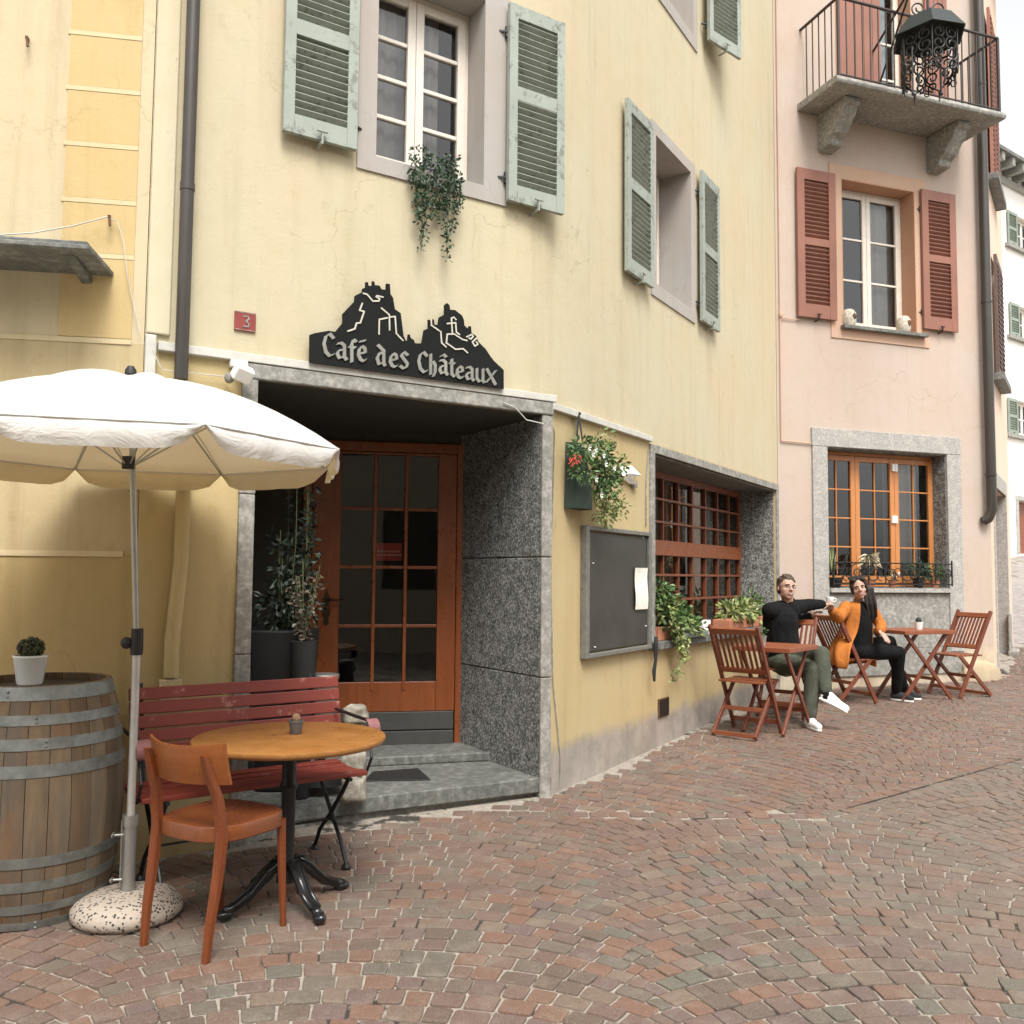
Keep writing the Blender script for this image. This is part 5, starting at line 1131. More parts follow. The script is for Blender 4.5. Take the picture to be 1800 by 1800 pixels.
# ================================================================ bench
m_bred = paint('worn_red_paint', (.20, .034, .022), (.34, .15, .12), .59, .45, 9)
bl = atz(278, 1405, .49); brt = atz(650, 1357, .49); d = Vector((brt.x - bl.x, brt.y - bl.y, 0)); L = d.length + .06; d.normalize(); nb_ = Vector((-d.y, d.x, 0))
bo = Vector((brt.x, brt.y, gz(brt.x, brt.y))) - d * L
BM = frameM(bo, d, nb_, Vector((0, 0, 1)))     # x along the bench, y back towards the wall
bn = thing('bench', 'worn red slatted bench on black iron legs by the cafe wall', 'bench', BM)
for k in range(5):
    z = .55 + k * .064; y = .40 + (z - .45) * .22
    mb = MB(); T = Matrix.Translation((0, y, z)) @ Matrix.Rotation(math.radians(-12), 4, 'X'); mb.box((.04, -.010, -.0), (L + .045, .010, .057), T); mb.build('back_slat', m_bred, bn, BM, bevel=.004)
for k in range(5):
    mb = MB(); y = .02 + k * .075; z = .452 - .012 * math.sin(k / 4 * 3.14) ; mb.box((0, y, z - .022), (L, y + .062, z)); mb.build('seat_slat', m_bred, bn, BM, bevel=.004)
for x in (.10, L - .10):
    mb = MB(); r = .011
    mb.tube([(x, .40, .43), (x, .34, .36), (x, .20, .22), (x, .10, .12), (x, .03, .02)], [r, r, r, r * .9, r * .9], 8)
    mb.tube([(x, .02, .43), (x, .08, .36), (x, .22, .22), (x, .34, .12), (x, .40, .02)], [r, r, r, r * .9, r * .9], 8)
    mb.tube([(x, .10, .12), (x, .16, .19), (x, .22, .2), (x, .28, .18), (x, .34, .12)], r * .8, 7)
    for y in (.03, .40): mb.lathe([(.022, 0), (.024, .01), (.012, .03)], 10, (x, y, .0))
    mb.build('leg', m_iron, bn, BM, smooth=True)
    mb = MB(); mb.tube([(x, .0, .425), (x, .40, .42), (x, .44, .6), (x, .52, .88)], .010, 8); mb.beam((x, .0, .424), (x, .39, .424), .02, .012); mb.build('side_frame', m_iron, bn, BM, smooth=True)
for x in (-.01, L + .01):
    mb = MB(); sp = [(x, .02 + .035 * math.cos(t), .655 + .035 * math.sin(t)) for t in (1.57, 2.4, 3.2, 4.0, 4.8, 5.6)]; mb.tube([(x, .42, .70), (x, .2, .692)] + sp, .009, 8); mb.tube([(x, .06, .43), (x, .0, .52), (x, .05, .62), (x, .03, .66)], .007, 8); mb.build('armrest', m_iron, bn, BM, smooth=True)
    mb = MB(); vs = []
    for i, t in enumerate([1.2 + .35 * k for k in range(9)]):
        for xx in (x - .03, x + .03): vs.append((xx, .02 + .046 * math.cos(t), .655 + .046 * math.sin(t)))
    mb.add(vs, [(2 * i, 2 * i + 1, 2 * i + 3, 2 * i + 2) for i in range(8)]); mb.build('arm_pad', plain('faded_pink_paint', (.22, .09, .09), .7), bn, BM, fix=False)
mb = MB(); mb.tube([(.10, .43, .50), (L - .10, .43, .50)], .005, 6); mb.tube([(.1, .2, .2), (L - .1, .2, .2)], .006, 6); mb.build('stretcher', m_iron, bn, BM)
# pale stones behind the bench
sp_ = at(622, 1300, 5.25); rk = thing('stone_stack', 'pale rough limestones piled on the step behind the bench end', 'stones', TR(sp_.x, sp_.y, .18))
m_lime = granite('limestone', (.18, .16, .125), (.45, .41, .34), 14, .6, .006)
for i, (c, r) in enumerate((((sp_.x - .0, sp_.y, .25), (.075, .075, .075)), ((sp_.x + .0, sp_.y, .39), (.062, .062, .075)), ((sp_.x - .0, sp_.y - .01, .53), (.058, .058, .075)), ((sp_.x + .005, sp_.y, .655), (.07, .065, .055)))):
    mb = MB(); mb.add(*rock(c, r, i + 3)); mb.build('stone', m_lime, rk, Matrix.Identity(4), smooth='all')
mb = MB(); mb.tube([(sp_.x - .05, sp_.y - .055, .595), (sp_.x, sp_.y - .065, .59), (sp_.x + .05, sp_.y - .05, .60)], .010, 6); mb.build('dark_band', m_black, rk, Matrix.Identity(4))
jr = atz(569, 1200, .88); jm = thing('glass_jar', 'glass ashtray jar with metal lid standing in the porch behind the bench', 'jar', TR(jr.x * 1.28, jr.y * 1.28, .2)); 
p = at(569, 1190, 5.45); mb = MB(); mb.lathe([(.07, p.z - .35), (.085, p.z - .3), (.085, p.z - .01)], 20, (p.x, p.y, 0)); mb.build('jar', plain('smoky_glass', (.10, .09, .08), .15), jm, Matrix.Identity(4), smooth=True); mb = MB(); mb.lathe([(.09, p.z - .008), (.092, p.z + .012), (.085, p.z + .018)], 20, (p.x, p.y, 0)); mb.build('lid', m_steel, jm, Matrix.Identity(4), smooth=True)
mb = MB(); mb.lathe([(.16, .24), (.10, .27), (.022, .30), (.022, p.z - .36), (.06, p.z - .352)], 18, (p.x, p.y, 0)); mb.build('stand', m_iron, jm, Matrix.Identity(4), smooth=True)
# door mat
mq = [atz(px, py, .181) for px, py in ((640, 1374), (655, 1358), (735, 1352), (757, 1372))]; tag(slab([Vector(q) for q in mq], .181, .189).build('door_mat', m_black, None, Matrix.Identity(4), bevel=.003), 'flat black door mat lying on the slate step', 'door mat')
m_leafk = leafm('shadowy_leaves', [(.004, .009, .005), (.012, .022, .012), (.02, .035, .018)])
# porch plant in a tall black pot
pp_ = at(500, 1200, 5.55); fz = .185; pt_ = thing('porch_plant', 'tall shadowy shrub in a square black pot left of the cafe door', 'potted plant', TR(pp_.x, pp_.y, fz))
mb = MB(); 
def sqf(z0, w0, z1, w1, c): 
    return [(c[0] + sx * w0, c[1] + sy * w0, z0) for sx, sy in ((-1, -1), (1, -1), (1, 1), (-1, 1))] + [(c[0] + sx * w1, c[1] + sy * w1, z1) for sx, sy in ((-1, -1), (1, -1), (1, 1), (-1, 1))]
ztp = at(500, 1108, 5.45).z; mb.add(sqf(fz, .12, ztp, .17, (pp_.x, pp_.y)), [(3, 2, 1, 0), (4, 5, 6, 7)] + [(i, (i + 1) % 4, (i + 1) % 4 + 4, i + 4) for i in range(4)]); mb.build('pot', plain('black_plastic_pot', (.006, .006, .006), .6), pt_, Matrix.Identity(4), bevel=.008)
lf, stm = MB(), MB(); R = random.Random(31)
for k in range(16):
    a = R.uniform(0, 6.28); e = Vector((pp_.x + .13 * math.cos(a), pp_.y + .13 * math.sin(a), ztp + R.uniform(.3, 1.15))); b0 = Vector((pp_.x + .04 * math.cos(a), pp_.y + .04 * math.sin(a), ztp - .02)); m_ = b0.lerp(e, .5) + Vector((.05 * math.cos(a), .05 * math.sin(a), 0)); vine(lf, stm, [b0, m_, e], 45, .05, R, .05)
clump(lf, (pp_.x, pp_.y, ztp + .15), (.2, .2, .18), 200, .05, R)
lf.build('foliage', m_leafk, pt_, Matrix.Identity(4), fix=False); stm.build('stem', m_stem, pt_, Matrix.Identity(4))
pk = at(535, 1085, 5.3); t_ = thing('porch_plant', 'pale leaved thin shrub in front of the left edge of the door frame', 'potted plant', TR(pk.x, pk.y, fz)); lf, stm = MB(), MB()
for k in range(9): a = R.uniform(0, 6.28); vine(lf, stm, [(pk.x, pk.y, ztp - .05), (pk.x + .05 * math.cos(a), pk.y + .05 * math.sin(a), ztp + .15), (pk.x + .09 * math.cos(a), pk.y + .08 * math.sin(a), ztp + R.uniform(.2, .4))], 22, .035, R, .03)
lf.build('foliage', leafm('dusty_pink_leaves', [(.03, .025, .018), (.14, .10, .075), (.02, .025, .015)]), t_, Matrix.Identity(4), fix=False); stm.build('stem', m_stem, t_, Matrix.Identity(4))
mb = MB(); mb.lathe([(.05, fz), (.075, ztp - .1), (.08, ztp - .05)], 14, (pk.x, pk.y, 0)); mb.build('pot', m_black, t_, Matrix.Identity(4), smooth=True)

# ================================================================ round table
TX, TY = -.95, 4.04; g0 = gz(TX, TY); rt = thing('round_table', 'round light wooden cafe table on a black cast iron foot', 'table', TR(TX, TY, g0)); TM = WM[rt.name]
t = NT('honey_tabletop'); n = t.noise(2.2, 7, .65, t.co((2.5, 22, 4)), 1.2); blot = t.noise(4.5, 5, .6)
t.col(t.mix(t.ramp(blot, [(.42, 0), (.7, .55)]), t.ramp(n, [(.3, (.225, .095, .024)), (.7, (.35, .16, .045))]), (.22, .085, .02))); t.rough(t.ramp(t.noise(12, 6, .7), [(.35, .25), (.7, .55)])); t.bump(n, .1, .002); m_honey = t.m
h = .71; mb = MB(); mb.lathe([(.0, h - .028), (.395, h - .028), (.405, h - .022), (.41, h - .012), (.408, h - .003), (.40, h), (.0, h)], 72, cap=False); mb.build('tabletop', m_honey, rt, TM, smooth=True)
mb = MB(); mb.lathe([(.0, h - .04), (.16, h - .04), (.16, h - .029), (0, h - .029)], 20, cap=False); mb.tube([(0, 0, .10), (0, 0, .2), (0, 0, .48), (0, 0, .5), (0, 0, .52), (0, 0, h - .03)], [.045, .03, .03, .042, .03, .03], 16); mb.build('column', m_iron, rt, TM, smooth=True)
for k in range(4):
    a = math.radians(-48 + 90 * k); c_, s_ = math.cos(a), math.sin(a)
    mb = MB(); mb.tube([(c_ * x, s_ * x, z) for x, z in ((.02, .17), (.07, .17), (.12, .12), (.18, .065), (.25, .04), (.275, .03))], [.024, .026, .022, .019, .02, .022], 10); mb.tube([(c_ * x + s_ * .02, s_ * x - c_ * .02, z) for x, z in ((.05, .19), (.1, .16), (.17, .09), (.24, .05))], .01, 6); mb.tube([(c_ * x - s_ * .02, s_ * x + c_ * .02, z) for x, z in ((.05, .19), (.1, .16), (.17, .09), (.24, .05))], .01, 6)
    mb.ell((c_ * .275, s_ * .275, .022), 0.036, .026, .022, Matrix.Rotation(a, 3, 'Z')); mb.build('foot', plain('glossy_black_iron', (.012, .012, .012), .22), rt, TM, smooth='all')
# little cactus pot on it
cpz = atz(520, 1290, g0 + h); ct = thing('cactus_pot', 'tiny grey zinc pot with a small cactus on the round table', 'potted plant', TR(cpz.x, cpz.y, g0 + h))
mb = MB(); mb.lathe([(.022, .0), (.024, .003), (.031, .05), (.034, .051), (.034, .06), (.029, .06), (.026, .045), (0, .045)], 18, cap=False); mb.build('pot', plain('dull_zinc', (.13, .13, .13), .5, .4), ct, WM[ct.name], smooth=True)
mb = MB(); vs = []; 
mb.ell((0, 0, .066), .019, .019, .024, n=20, m=9); mb.v = [(x * (1 + .08 * math.sin(8 * math.atan2(y, x))), y * (1 + .08 * math.sin(8 * math.atan2(y, x))), z) for x, y, z in mb.v]; mb.build('cactus', plain('brownish_cactus', (.20, .12, .07), .8, scale=80, var=.5), ct, WM[ct.name], smooth='all')

# ================================================================ bistro chair
cf = Vector((.474, .88, 0)).normalized(); cr_ = Vector((cf.y, -cf.x, 0)); rear = Vector((-1.235, 3.565, 0)); g0 = gz(rear.x, rear.y)
CM = frameM(rear + Vector((0, 0, g0)), cr_, cf, Vector((0, 0, 1)))   # x right, y forward
ch = thing('wooden_chair', 'orange brown bentwood cafe chair tucked at the round table', 'chair', CM)
m_chw = wood('chair_varnish', (.13, .030, .009), (.23, .062, .016), 2, .3, 2); m_seatw = wood('seat_varnish', (.13, .036, .011), (.21, .064, .018), 1, .3, 2)
for s_ in (-1, 1):
    mb = MB(); pts = [(s_ * .163, -.025, .0), (s_ * .168, -.010, .15), (s_ * .172, .015, .30), (s_ * .172, .03, .44), (s_ * .165, .01, .58), (s_ * .155, -.025, .67), (s_ * .150, -.05, .745)]
    for (a, b), (r0, r1) in zip(zip(pts, pts[1:]), ((.013, .016), (.016, .018), (.018, .019), (.019, .018), (.018, .017), (.017, .015))):
        pass
    rs = [.013, .016, .0185, .02, .0185, .0175, .013]; vs = []
    for (x, y, z), r in zip(pts, rs):
        for q in range(8): a = math.pi * q / 4 + .39; k = 1.0; vs.append((x + r * 1.08 * math.copysign(abs(math.cos(a)) ** .5, math.cos(a)), y + r * math.copysign(abs(math.sin(a)) ** .5, math.sin(a)), z))
    fs = [(i * 8 + q, i * 8 + (q + 1) % 8, (i + 1) * 8 + (q + 1) % 8, (i + 1) * 8 + q) for i in range(6) for q in range(8)] + [tuple(range(48, 56)), tuple(range(7, -1, -1))]
    mb.add(vs, fs); mb.build('leg', m_chw, ch, CM, smooth=True)
    mb = MB(); pts = [(s_ * .172, .375, .0), (s_ * .168, .365, .2), (s_ * .165, .355, .43)]; rs = [.011, .015, .0185]; vs = []
    for (x, y, z), r in zip(pts, rs):
        for q in range(8): a = math.pi * q / 4 + .39; vs.append((x + r * math.cos(a) * 1.1, y + r * math.sin(a) * 1.1, z))
    fs = [(i * 8 + q, i * 8 + (q + 1) % 8, (i + 1) * 8 + (q + 1) % 8, (i + 1) * 8 + q) for i in range(2) for q in range(8)] + [tuple(range(16, 24)), tuple(range(7, -1, -1))]
    mb.add(vs, fs); mb.build('leg', m_chw, ch, CM, smooth=True)
def seat_out(k, n=48):
    out = []
    for i in range(n):
        a = 2 * math.pi * i / n; ca_, sa = math.cos(a), math.sin(a); x = .20 * math.copysign(abs(ca_) ** .62, ca_); y = .195 + .20 * math.copysign(abs(sa) ** .62, sa); x *= 1 + .06 * (y - .2) / .2; out.append((x * k, .195 + (y - .195) * k))
    return out
mb = MB(); n = 48; vs = []
for k, z in ((.97, .408), (1, .413), (1, .462), (.985, .468), (.93, .469), (.7, .463), (.35, .456), (.05, .455)):
    for x, y in seat_out(k): vs.append((x, y, z))
fs = [(j * n + i, j * n + (i + 1) % n, (j + 1) * n + (i + 1) % n, (j + 1) * n + i) for j in range(7) for i in range(n)] + [tuple(range(7 * n, 8 * n)), tuple(reversed(range(n)))]
mb.add(vs, fs); mb.build('seat', m_seatw, ch, CM, smooth=True)
mb = MB(); vs = []; n = 16
for j, (z, yo) in enumerate(((.632, .008), (.645, .004), (.70, -.012), (.765, -.028), (.777, -.028))):
    for i in range(n + 1):
        t_ = i / n * 2 - 1; sh = (.9 + .1 * min(1, (j if j < 3 else 5 - j) / 1.0)) if abs(t_) == 1 else 1; x = .198 * t_ + .012 * (.97 if j in (0, 4) else 1); y = -.012 - .04 * (1 - t_ * t_) + yo + .03 * t_ * t_
        vs.append((x, y, z + (.012 * t_ * t_ if j >= 3 else 0)))
m = len(vs); vs += [(x, y + .011, z) for x, y, z in vs]; W_ = n + 1
fs = [(j * W_ + i, j * W_ + i + 1, (j + 1) * W_ + i + 1, (j + 1) * W_ + i) for j in range(4) for i in range(n)]; fs += [tuple(m + q for q in reversed(f)) for f in fs]
ring = [i for i in range(W_)] + [j * W_ + n for j in range(1, 5)] + [4 * W_ + i for i in range(n - 1, -1, -1)] + [j * W_ for j in range(3, 0, -1)]
fs += [(ring[i], ring[(i + 1) % len(ring)], ring[(i + 1) % len(ring)] + m, ring[i] + m) for i in range(len(ring))]
mb.add(vs, fs); mb.build('backrest', wood('backrest_varnish', (.20, .056, .013), (.30, .098, .024), 0, .28, 2), ch, CM, smooth=True)

# ================================================================ folding chairs and tables
m_fold = wood('reddish_acacia', (.125, .032, .016), (.235, .066, .03), 2, .42, 2.5); m_foldx = wood('reddish_acacia_seat', (.20, .055, .022), (.33, .11, .05), 0, .4, 2.5)
def folding_chair(label):
    r = thing('folding_chair', label, 'chair', None, 'folding chairs on the cobbles'); I = Matrix.Identity(4); w2_ = .215
    for s_ in (-1, 1):
        mb = MB(); mb.beam((s_ * w2_, -.27, .93), (s_ * w2_, .21, .012), .022, .042, (0, 1, 0)); mb.build('leg', m_fold, r, I, bevel=.003)
        mb = MB(); x = s_ * (w2_ - .028); mb.beam((x, .17, .455), (x, -.27, .015), .02, .04, (0, 1, 0)); mb.build('leg', m_fold, r, I, bevel=.003)
    d = Vector((0, -.48, .918)).normalized()
    def bp(t_, x): p = Vector((x, .21, .012)) + d * t_; return p
    for t_, h_ in ((.98, .055), (.60, .045)):
        mb = MB(); mb.beam(bp(t_, -w2_ + .011), bp(t_, w2_ - .011), .022, h_, (0, -.48, .918)); mb.build('back_rail', m_foldx, r, I, bevel=.003)
    for k in range(9): x = -w2_ + .035 + (2 * w2_ - .07) * k / 8; mb = MB(); mb.beam(bp(.62, x), bp(.96, x), .022, .012, (0, 1, 0)); mb.build('back_slat', m_fold, r, I, bevel=.002)
    for k in range(6): y = -.15 + k * .064; mb = MB(); mb.box((-w2_ + .02, y, .445), (w2_ - .02, y + .054, .462)); mb.build('seat_slat', m_foldx, r, I, bevel=.003)
    for p, q in (((-w2_ + .03, -.262, .03), (w2_ - .03, -.262, .03)), ((-w2_, .17, .10), (w2_, .17, .10)), ((-w2_ + .03, -.07, .22), (w2_ - .03, -.07, .22))):
        mb = MB(); mb.beam(p, q, .02, .036); mb.build('stretcher', m_foldx, r, I, bevel=.003)
    return r
def place(o, p, fwd, z=None):
    f = Vector((fwd[0], fwd[1], 0)).normalized(); m = frameM(Vector((p[0], p[1], z if z is not None else gz(p[0], p[1]))), Vector((f.y, -f.x, 0)), f, Vector((0, 0, 1))); o.matrix_world = m; WM[o.name] = m
c0 = folding_chair('empty folding chair nearest the blackboard, seen from behind')
FD = Vector((.62, .785, 0)).normalized()
place(c0, (2.03, 7.99), FD)
c1 = copy_tree(c0); c1['label'] = 'folding chair carrying the man in the black sweater'; place(c1, (2.63, 8.87), (-.56, -.83))
c2 = copy_tree(c0); c2['label'] = 'folding chair carrying the woman in the orange coat'; place(c2, (3.50, 9.73), (.93, .37))
c3 = copy_tree(c0); c3['label'] = 'empty folding chair beyond the second table at the corner of the pink house'; place(c3, (4.93, 10.25), (-.93, -.37))
def folding_table(label, sx, sy):
    r = thing('folding_table', label, 'table', None, 'folding tables on the cobbles'); I = Matrix.Identity(4); n = 7
    for k in range(n): x = -sx / 2 + .03 + (sx - .06) * k / n; mb = MB(); mb.box((x + .003, -sy / 2 + .03, .718), (x + (sx - .06) / n - .003, sy / 2 - .03, .736)); mb.build('top_slat', m_foldx, r, I, bevel=.002)
    for (a, b) in (((-sx / 2, -sy / 2), (sx / 2, -sy / 2 + .03)), ((-sx / 2, sy / 2 - .03), (sx / 2, sy / 2)), ((-sx / 2, -sy / 2 + .03), (-sx / 2 + .03, sy / 2 - .03)), ((sx / 2 - .03, -sy / 2 + .03), (sx / 2, sy / 2 - .03))):
        mb = MB(); mb.box((a[0], a[1], .70), (b[0], b[1], .738)); mb.build('top_rail', m_foldx, r, I, bevel=.003)
    for s_ in (-1, 1):
        x = s_ * (sx / 2 - .06); mb = MB(); mb.beam((x, -sy / 2 + .06, .70), (x, sy / 2 - .04, .01), .02, .038, (0, 1, 0)); mb.build('leg', m_fold, r, I, bevel=.003)
        x = s_ * (sx / 2 - .085); mb = MB(); mb.beam((x, sy / 2 - .06, .70), (x, -sy / 2 + .04, .01), .02, .038, (0, 1, 0)); mb.build('leg', m_fold, r, I, bevel=.003)
    mb = MB(); mb.beam((-sx / 2 + .06, 0.11, .22), (sx / 2 - .06, .11, .22), .018, .034); mb.build('stretcher', m_foldx, r, I)
    return r
t0 = folding_table('folding table between the near empty chair and the seated man', .52, .66); place(t0, (2.33, 8.17), FD)
t1 = copy_tree(t0); t1['label'] = 'folding table in front of the woman in the orange coat'; place(t1, (4.34, 10.06), (.93, .37)); t1.scale = (1.1, 1.1, 1)
m1 = atz(1350, 1130, gz(2.33, 8.17) + .738); mt = thing('small_pot', 'dark little plant pot at the left end of the near folding table', 'potted plant', TR(2.17, 8.05, gz(2.33, 8.17) + .738))
mb = MB(); mb.lathe([(.035, 0), (.05, .09), (.046, .09), (.04, .07), (0, .07)], 16, cap=False); mb.build('pot', m_conc, mt, WM[mt.name], smooth=True); mb = MB(); clump(mb, (0, 0, .12), (.05, .05, .05), 70, .03, R); mb.build('foliage', m_leaf, mt, WM[mt.name], fix=False)
wz = gz(4.34, 10.06) + .738; mt = thing('small_pot', 'small white pot with a dark cactus on the far folding table', 'potted plant', TR(4.42, 10.05, wz)); mb = MB(); mb.lathe([(.035, 0), (.048, .08), (.044, .08), (.04, .06), (0, .06)], 16, cap=False); mb.build('pot', m_ceram, mt, WM[mt.name], smooth=True); mb = MB(); mb.ell((0, 0, .09), .032, .032, .04); mb.build('cactus', plain('dark_cactus', (.02, .03, .02), .8), mt, WM[mt.name], smooth='all')
# ================================================================ people
m_skin = plain('skin', (.46, .27, .20), .5, var=.06, scale=30, bump=0)
def remesh(mb, name, mat, parent, voxel=.008, smooth=3, M=None):
    o = mb.build(name, mat, parent, M or Matrix.Identity(4), fix=True, smooth='all')
    r = o.modifiers.new('surface', 'REMESH'); r.mode = 'VOXEL'; r.voxel_size = voxel; r.use_smooth_shade = True
    s = o.modifiers.new('soften', 'SMOOTH'); s.factor = .6; s.iterations = smooth
    return o
def head_frame(c, look, tilt=0):
    f = Vector(look).normalized(); x = f.cross(Vector((0, 0, 1))).normalized(); u = x.cross(f)
    m = frameM(Vector(c), x, f, u); return m @ Matrix.Rotation(tilt, 4, 'Y')
def head_shape(mb, H, wide=1.0, jaw=1.0):
    """x right, y forward, z up; eyes at z = 0; chin -0.115, crown +0.115"""
    mb.T = H; R3_ = Matrix.Identity(3)
    mb.ell((0, -.012, .028), .076 * wide, .094, .088, n=20, m=12)
    mb.ell((0, .026, -.038), .060 * wide * jaw, .062, .076, n=18, m=11)
    mb.ell((0, .052, -.094), .026 * jaw, .024, .020)
    for s in (-1, 1):
        mb.ell((s * .042, .050, -.030), .021, .022, .024); mb.ell((s * .031, .076, .021), .027, .011, .008)
        mb.ell((s * .078 * wide, -.012, -.012), .008, .018, .030); mb.ell((s * .040, .010, -.075), .022, .035, .022)
    mb.cap((0, .078, .012), (0, .100, -.026), .009, .013, 10)
    for s in (-1, 1): mb.ell((s * .011, .090, -.032), .009, .010, .007)
    mb.ell((0, .074, -.058), .022, .014, .006); mb.ell((0, .072, -.070), .019, .013, .006)
    mb.T = Matrix.Identity(4)
def face_parts(parent, H, lipc, browc, eye=(.05, .035, .02)):
    for s in (-1, 1):
        e = MB(); e.ell((s * .031, .074, .001), .0125, .009, .0065); eo = e.build('eye', plain('eye_white', (.38, .35, .32), .3, bump=0), parent, H, smooth='all')
        e = MB(); e.ell((s * .031, .0815, .001), .0058, .003, .0058); e.build('iris', plain('iris', eye, .2, bump=0), eo, H, smooth='all')
        e = MB(); e.tube([(s * .013, .089, .018), (s * .030, .090, .024), (s * .048, .079, .019)], [.003, .0035, .002], 6); e.build('eyebrow', plain('brow_hair', browc, .8), parent, H, smooth='all')
    e = MB(); e.tube([(-.031, .074, -.047), (-.016, .0885, -.0535), (0, .091, -.0555), (.016, .0885, -.0535), (.031, .074, -.047)], [.0015, .003, .0035, .003, .0015], 8)
    e.tube([(-.030, .074, -.048), (-.015, .087, -.069), (0, .0895, -.074), (.015, .087, -.069), (.030, .074, -.048)], [.0015, .003, .004, .003, .0015], 8); e.build('lips', plain('lips', lipc, .4, bump=0), parent, H, smooth='all')
    e = MB(); e.add([(x, .0925 - abs(x) * .34, z + abs(x) * .28) for z in (-.056, -.0705) for x in (-.024, -.012, 0, .012, .024)], [(i, i + 1, i + 6, i + 5) for i in range(4)]); e.build('teeth', plain('teeth', (.38, .34, .30), .4, bump=0), parent, H, fix=False)
def hand(mb, wrist, d, palm_n, curl=.5, scale=1.0, side=1, spread=.12):
    """palm + four unequal fingers + thumb; d along the fingers, palm_n out of the palm"""
    w = Vector(wrist); d = Vector(d).normalized(); n = Vector(palm_n); n = (n - d * n.dot(d)).normalized(); x = d.cross(n) * side; s = scale
    for k in (-1, 0, 1): mb.cap(w + x * k * .020 * s + d * .012 * s, w + x * k * .026 * s + d * .082 * s, .014 * s, .013 * s, 8)
    for i, (L, off) in enumerate(((.070, .033), (.080, .012), (.075, -.011), (.058, -.032))):
        p = w + x * off * s + d * .086 * s; dd = (d + x * off * spread * 12 * .3).normalized()
        for j, f in enumerate((.46, .31, .23)):
            a = curl * (.5 + j * .75); dj = (dd * math.cos(a) + n * math.sin(a)); q = p + dj * L * f * s; mb.cap(p, q, (.0095 - j * .0008) * s, (.0088 - j * .0009) * s, 8); p = q
    p = w + x * .028 * s + d * .025 * s; q = p + (x * .75 + d * .55 + n * .35).normalized() * .042 * s; r = q + (d * .85 + x * .25 + n * .4).normalized() * .030 * s
    mb.cap(p, q, .0135 * s, .011 * s, 8); mb.cap(q, r, .0108 * s, .0088 * s, 8)
def limb(mb, pts, rs, n=14):
    for (a, b), (r0, r1) in zip(zip(pts, pts[1:]), zip(rs, rs[1:])): mb.cap(a, b, r0, r1, n)
def shoe(name, parent, ankle, toe, mat, sole, up=(0, 0, 1), r=.04):
    a, t_ = Vector(ankle), Vector(toe); d = (t_ - a); d.normalize(); u = Vector(up); u = (u - d * u.dot(d)).normalized(); x = d.cross(u); Mx = frameM(a, x, d, u); L = (t_ - a).length
    mb = MB(); mb.cap((0, -.035, .032), (0, .03, .030), .036, .040, 14); mb.cap((0, .02, .030), (0, L - .05, .020), .040, .032, 14); mb.cap((0, -.03, .045), (0, -.02, .062), .036, .036, 14); mb.cap((0, .0, .06), (0, .09, .035), .034, .03, 12)
    o = remesh(mb, name, mat, parent, .006, 2, Mx)
    mb = MB(); pts = []
    for i in range(28):
        q = 2 * math.pi * i / 28; y = (L - .02 + .07) / 2 * math.sin(q) + (L - .02 - .07) / 2; wd = .036 + .005 * math.sin(q); pts.append((wd * math.copysign(abs(math.cos(q)) ** .7, math.cos(q)), y))
    mb.prism(pts, -.016, .006, 'z'); so = mb.build('sole', sole, o, Mx, bevel=.004)
    mb = MB()
    for k in range(4): mb.beam((-.018, .035 + k * .022, .074 - k * .010), (.018, .035 + k * .022, .074 - k * .010), .006, .004)
    mb.build('laces', sole, o, Mx)
    return o
V3 = Vector
def cloth_noise(m, scale=14, s=.5):
    pass
def fabric(name, c, rough=.9, var=.2, fold=.5):
    t = NT(name); n = t.noise(9, 4, .6, t.co((1, 1, .5)), 1.5); t.col(t.ramp(n, [(.3, mul(c, 1 - var)), (.7, mul(c, 1 + var))])); t.rough(rough); t.bump(n, fold, .03); t.bump(t.noise(300, 2), .15, .001); t.b.inputs['Specular IOR Level'].default_value = .2; return t.m
# ---- the man
gm = gz(2.66, 8.25)
mp = thing('person', 'man in black sweater and green trousers sitting cross legged, reaching out with a cup', 'person', TR(2.6, 8.8, gm))
pel = V3((2.60, 8.80, gm + .53)); chest = at(1372, 1088, 8.84); chest = V3((chest.x, 8.84, gm + .92)); neck = V3((2.655, 8.86, gm + 1.08)); hc = at(1382, 1033, 8.82)
shL = at(1354, 1074, 8.74); shR = at(1400, 1068, 8.94)
elR = at(1424, 1063, 9.02); wrR = at(1446, 1062, 9.10)
elL = at(1392, 1100, 9.12); wrL = at(1422, 1083, 9.18)
k1 = V3((2.72, 8.36, gm + .50)); a1 = at(1424, 1262, 8.27); a1.z = gz(a1.x, a1.y) + .085
k2 = V3((2.80, 8.38, gm + .64)); a2 = at(1452, 1222, 8.22)
h1, h2 = pel + V3((-.04, -.06, .0)), pel + V3((.10, .0, .02))
body = MB()
limb(body, [pel, chest, neck], [.13, .145, .07]); limb(body, [shL, chest + V3((0, 0, .07)), shR], [.06, .09, .06]); limb(body, [neck, hc + V3((0, 0, -.06))], [.057, .055])
limb(body, [h1, k1, a1], [.085, .058, .040]); limb(body, [h2, k2, a2], [.085, .058, .040]); limb(body, [shR, elR, wrR], [.050, .040, .028]); limb(body, [shL, elL, wrL], [.05, .04, .028])
Hm = head_frame(hc, (.22, -.95, .10), math.radians(-7)); head_shape(body, Hm, 1.0, 1.08)
hd = (wrR - elR).normalized(); hand(body, wrR, hd, (0.1, .2, -1), .75, 1.0, 1); hand(body, wrL, (wrL - elL), (0, -.2, -1), .5, 1.0, 1)
remesh(body, 'body', m_skin, mp, .0055, 2)
m_blk = fabric('black_knit', (.0055, .0055, .006)); m_olive = fabric('olive_twill', (.065, .070, .052), var=.3)
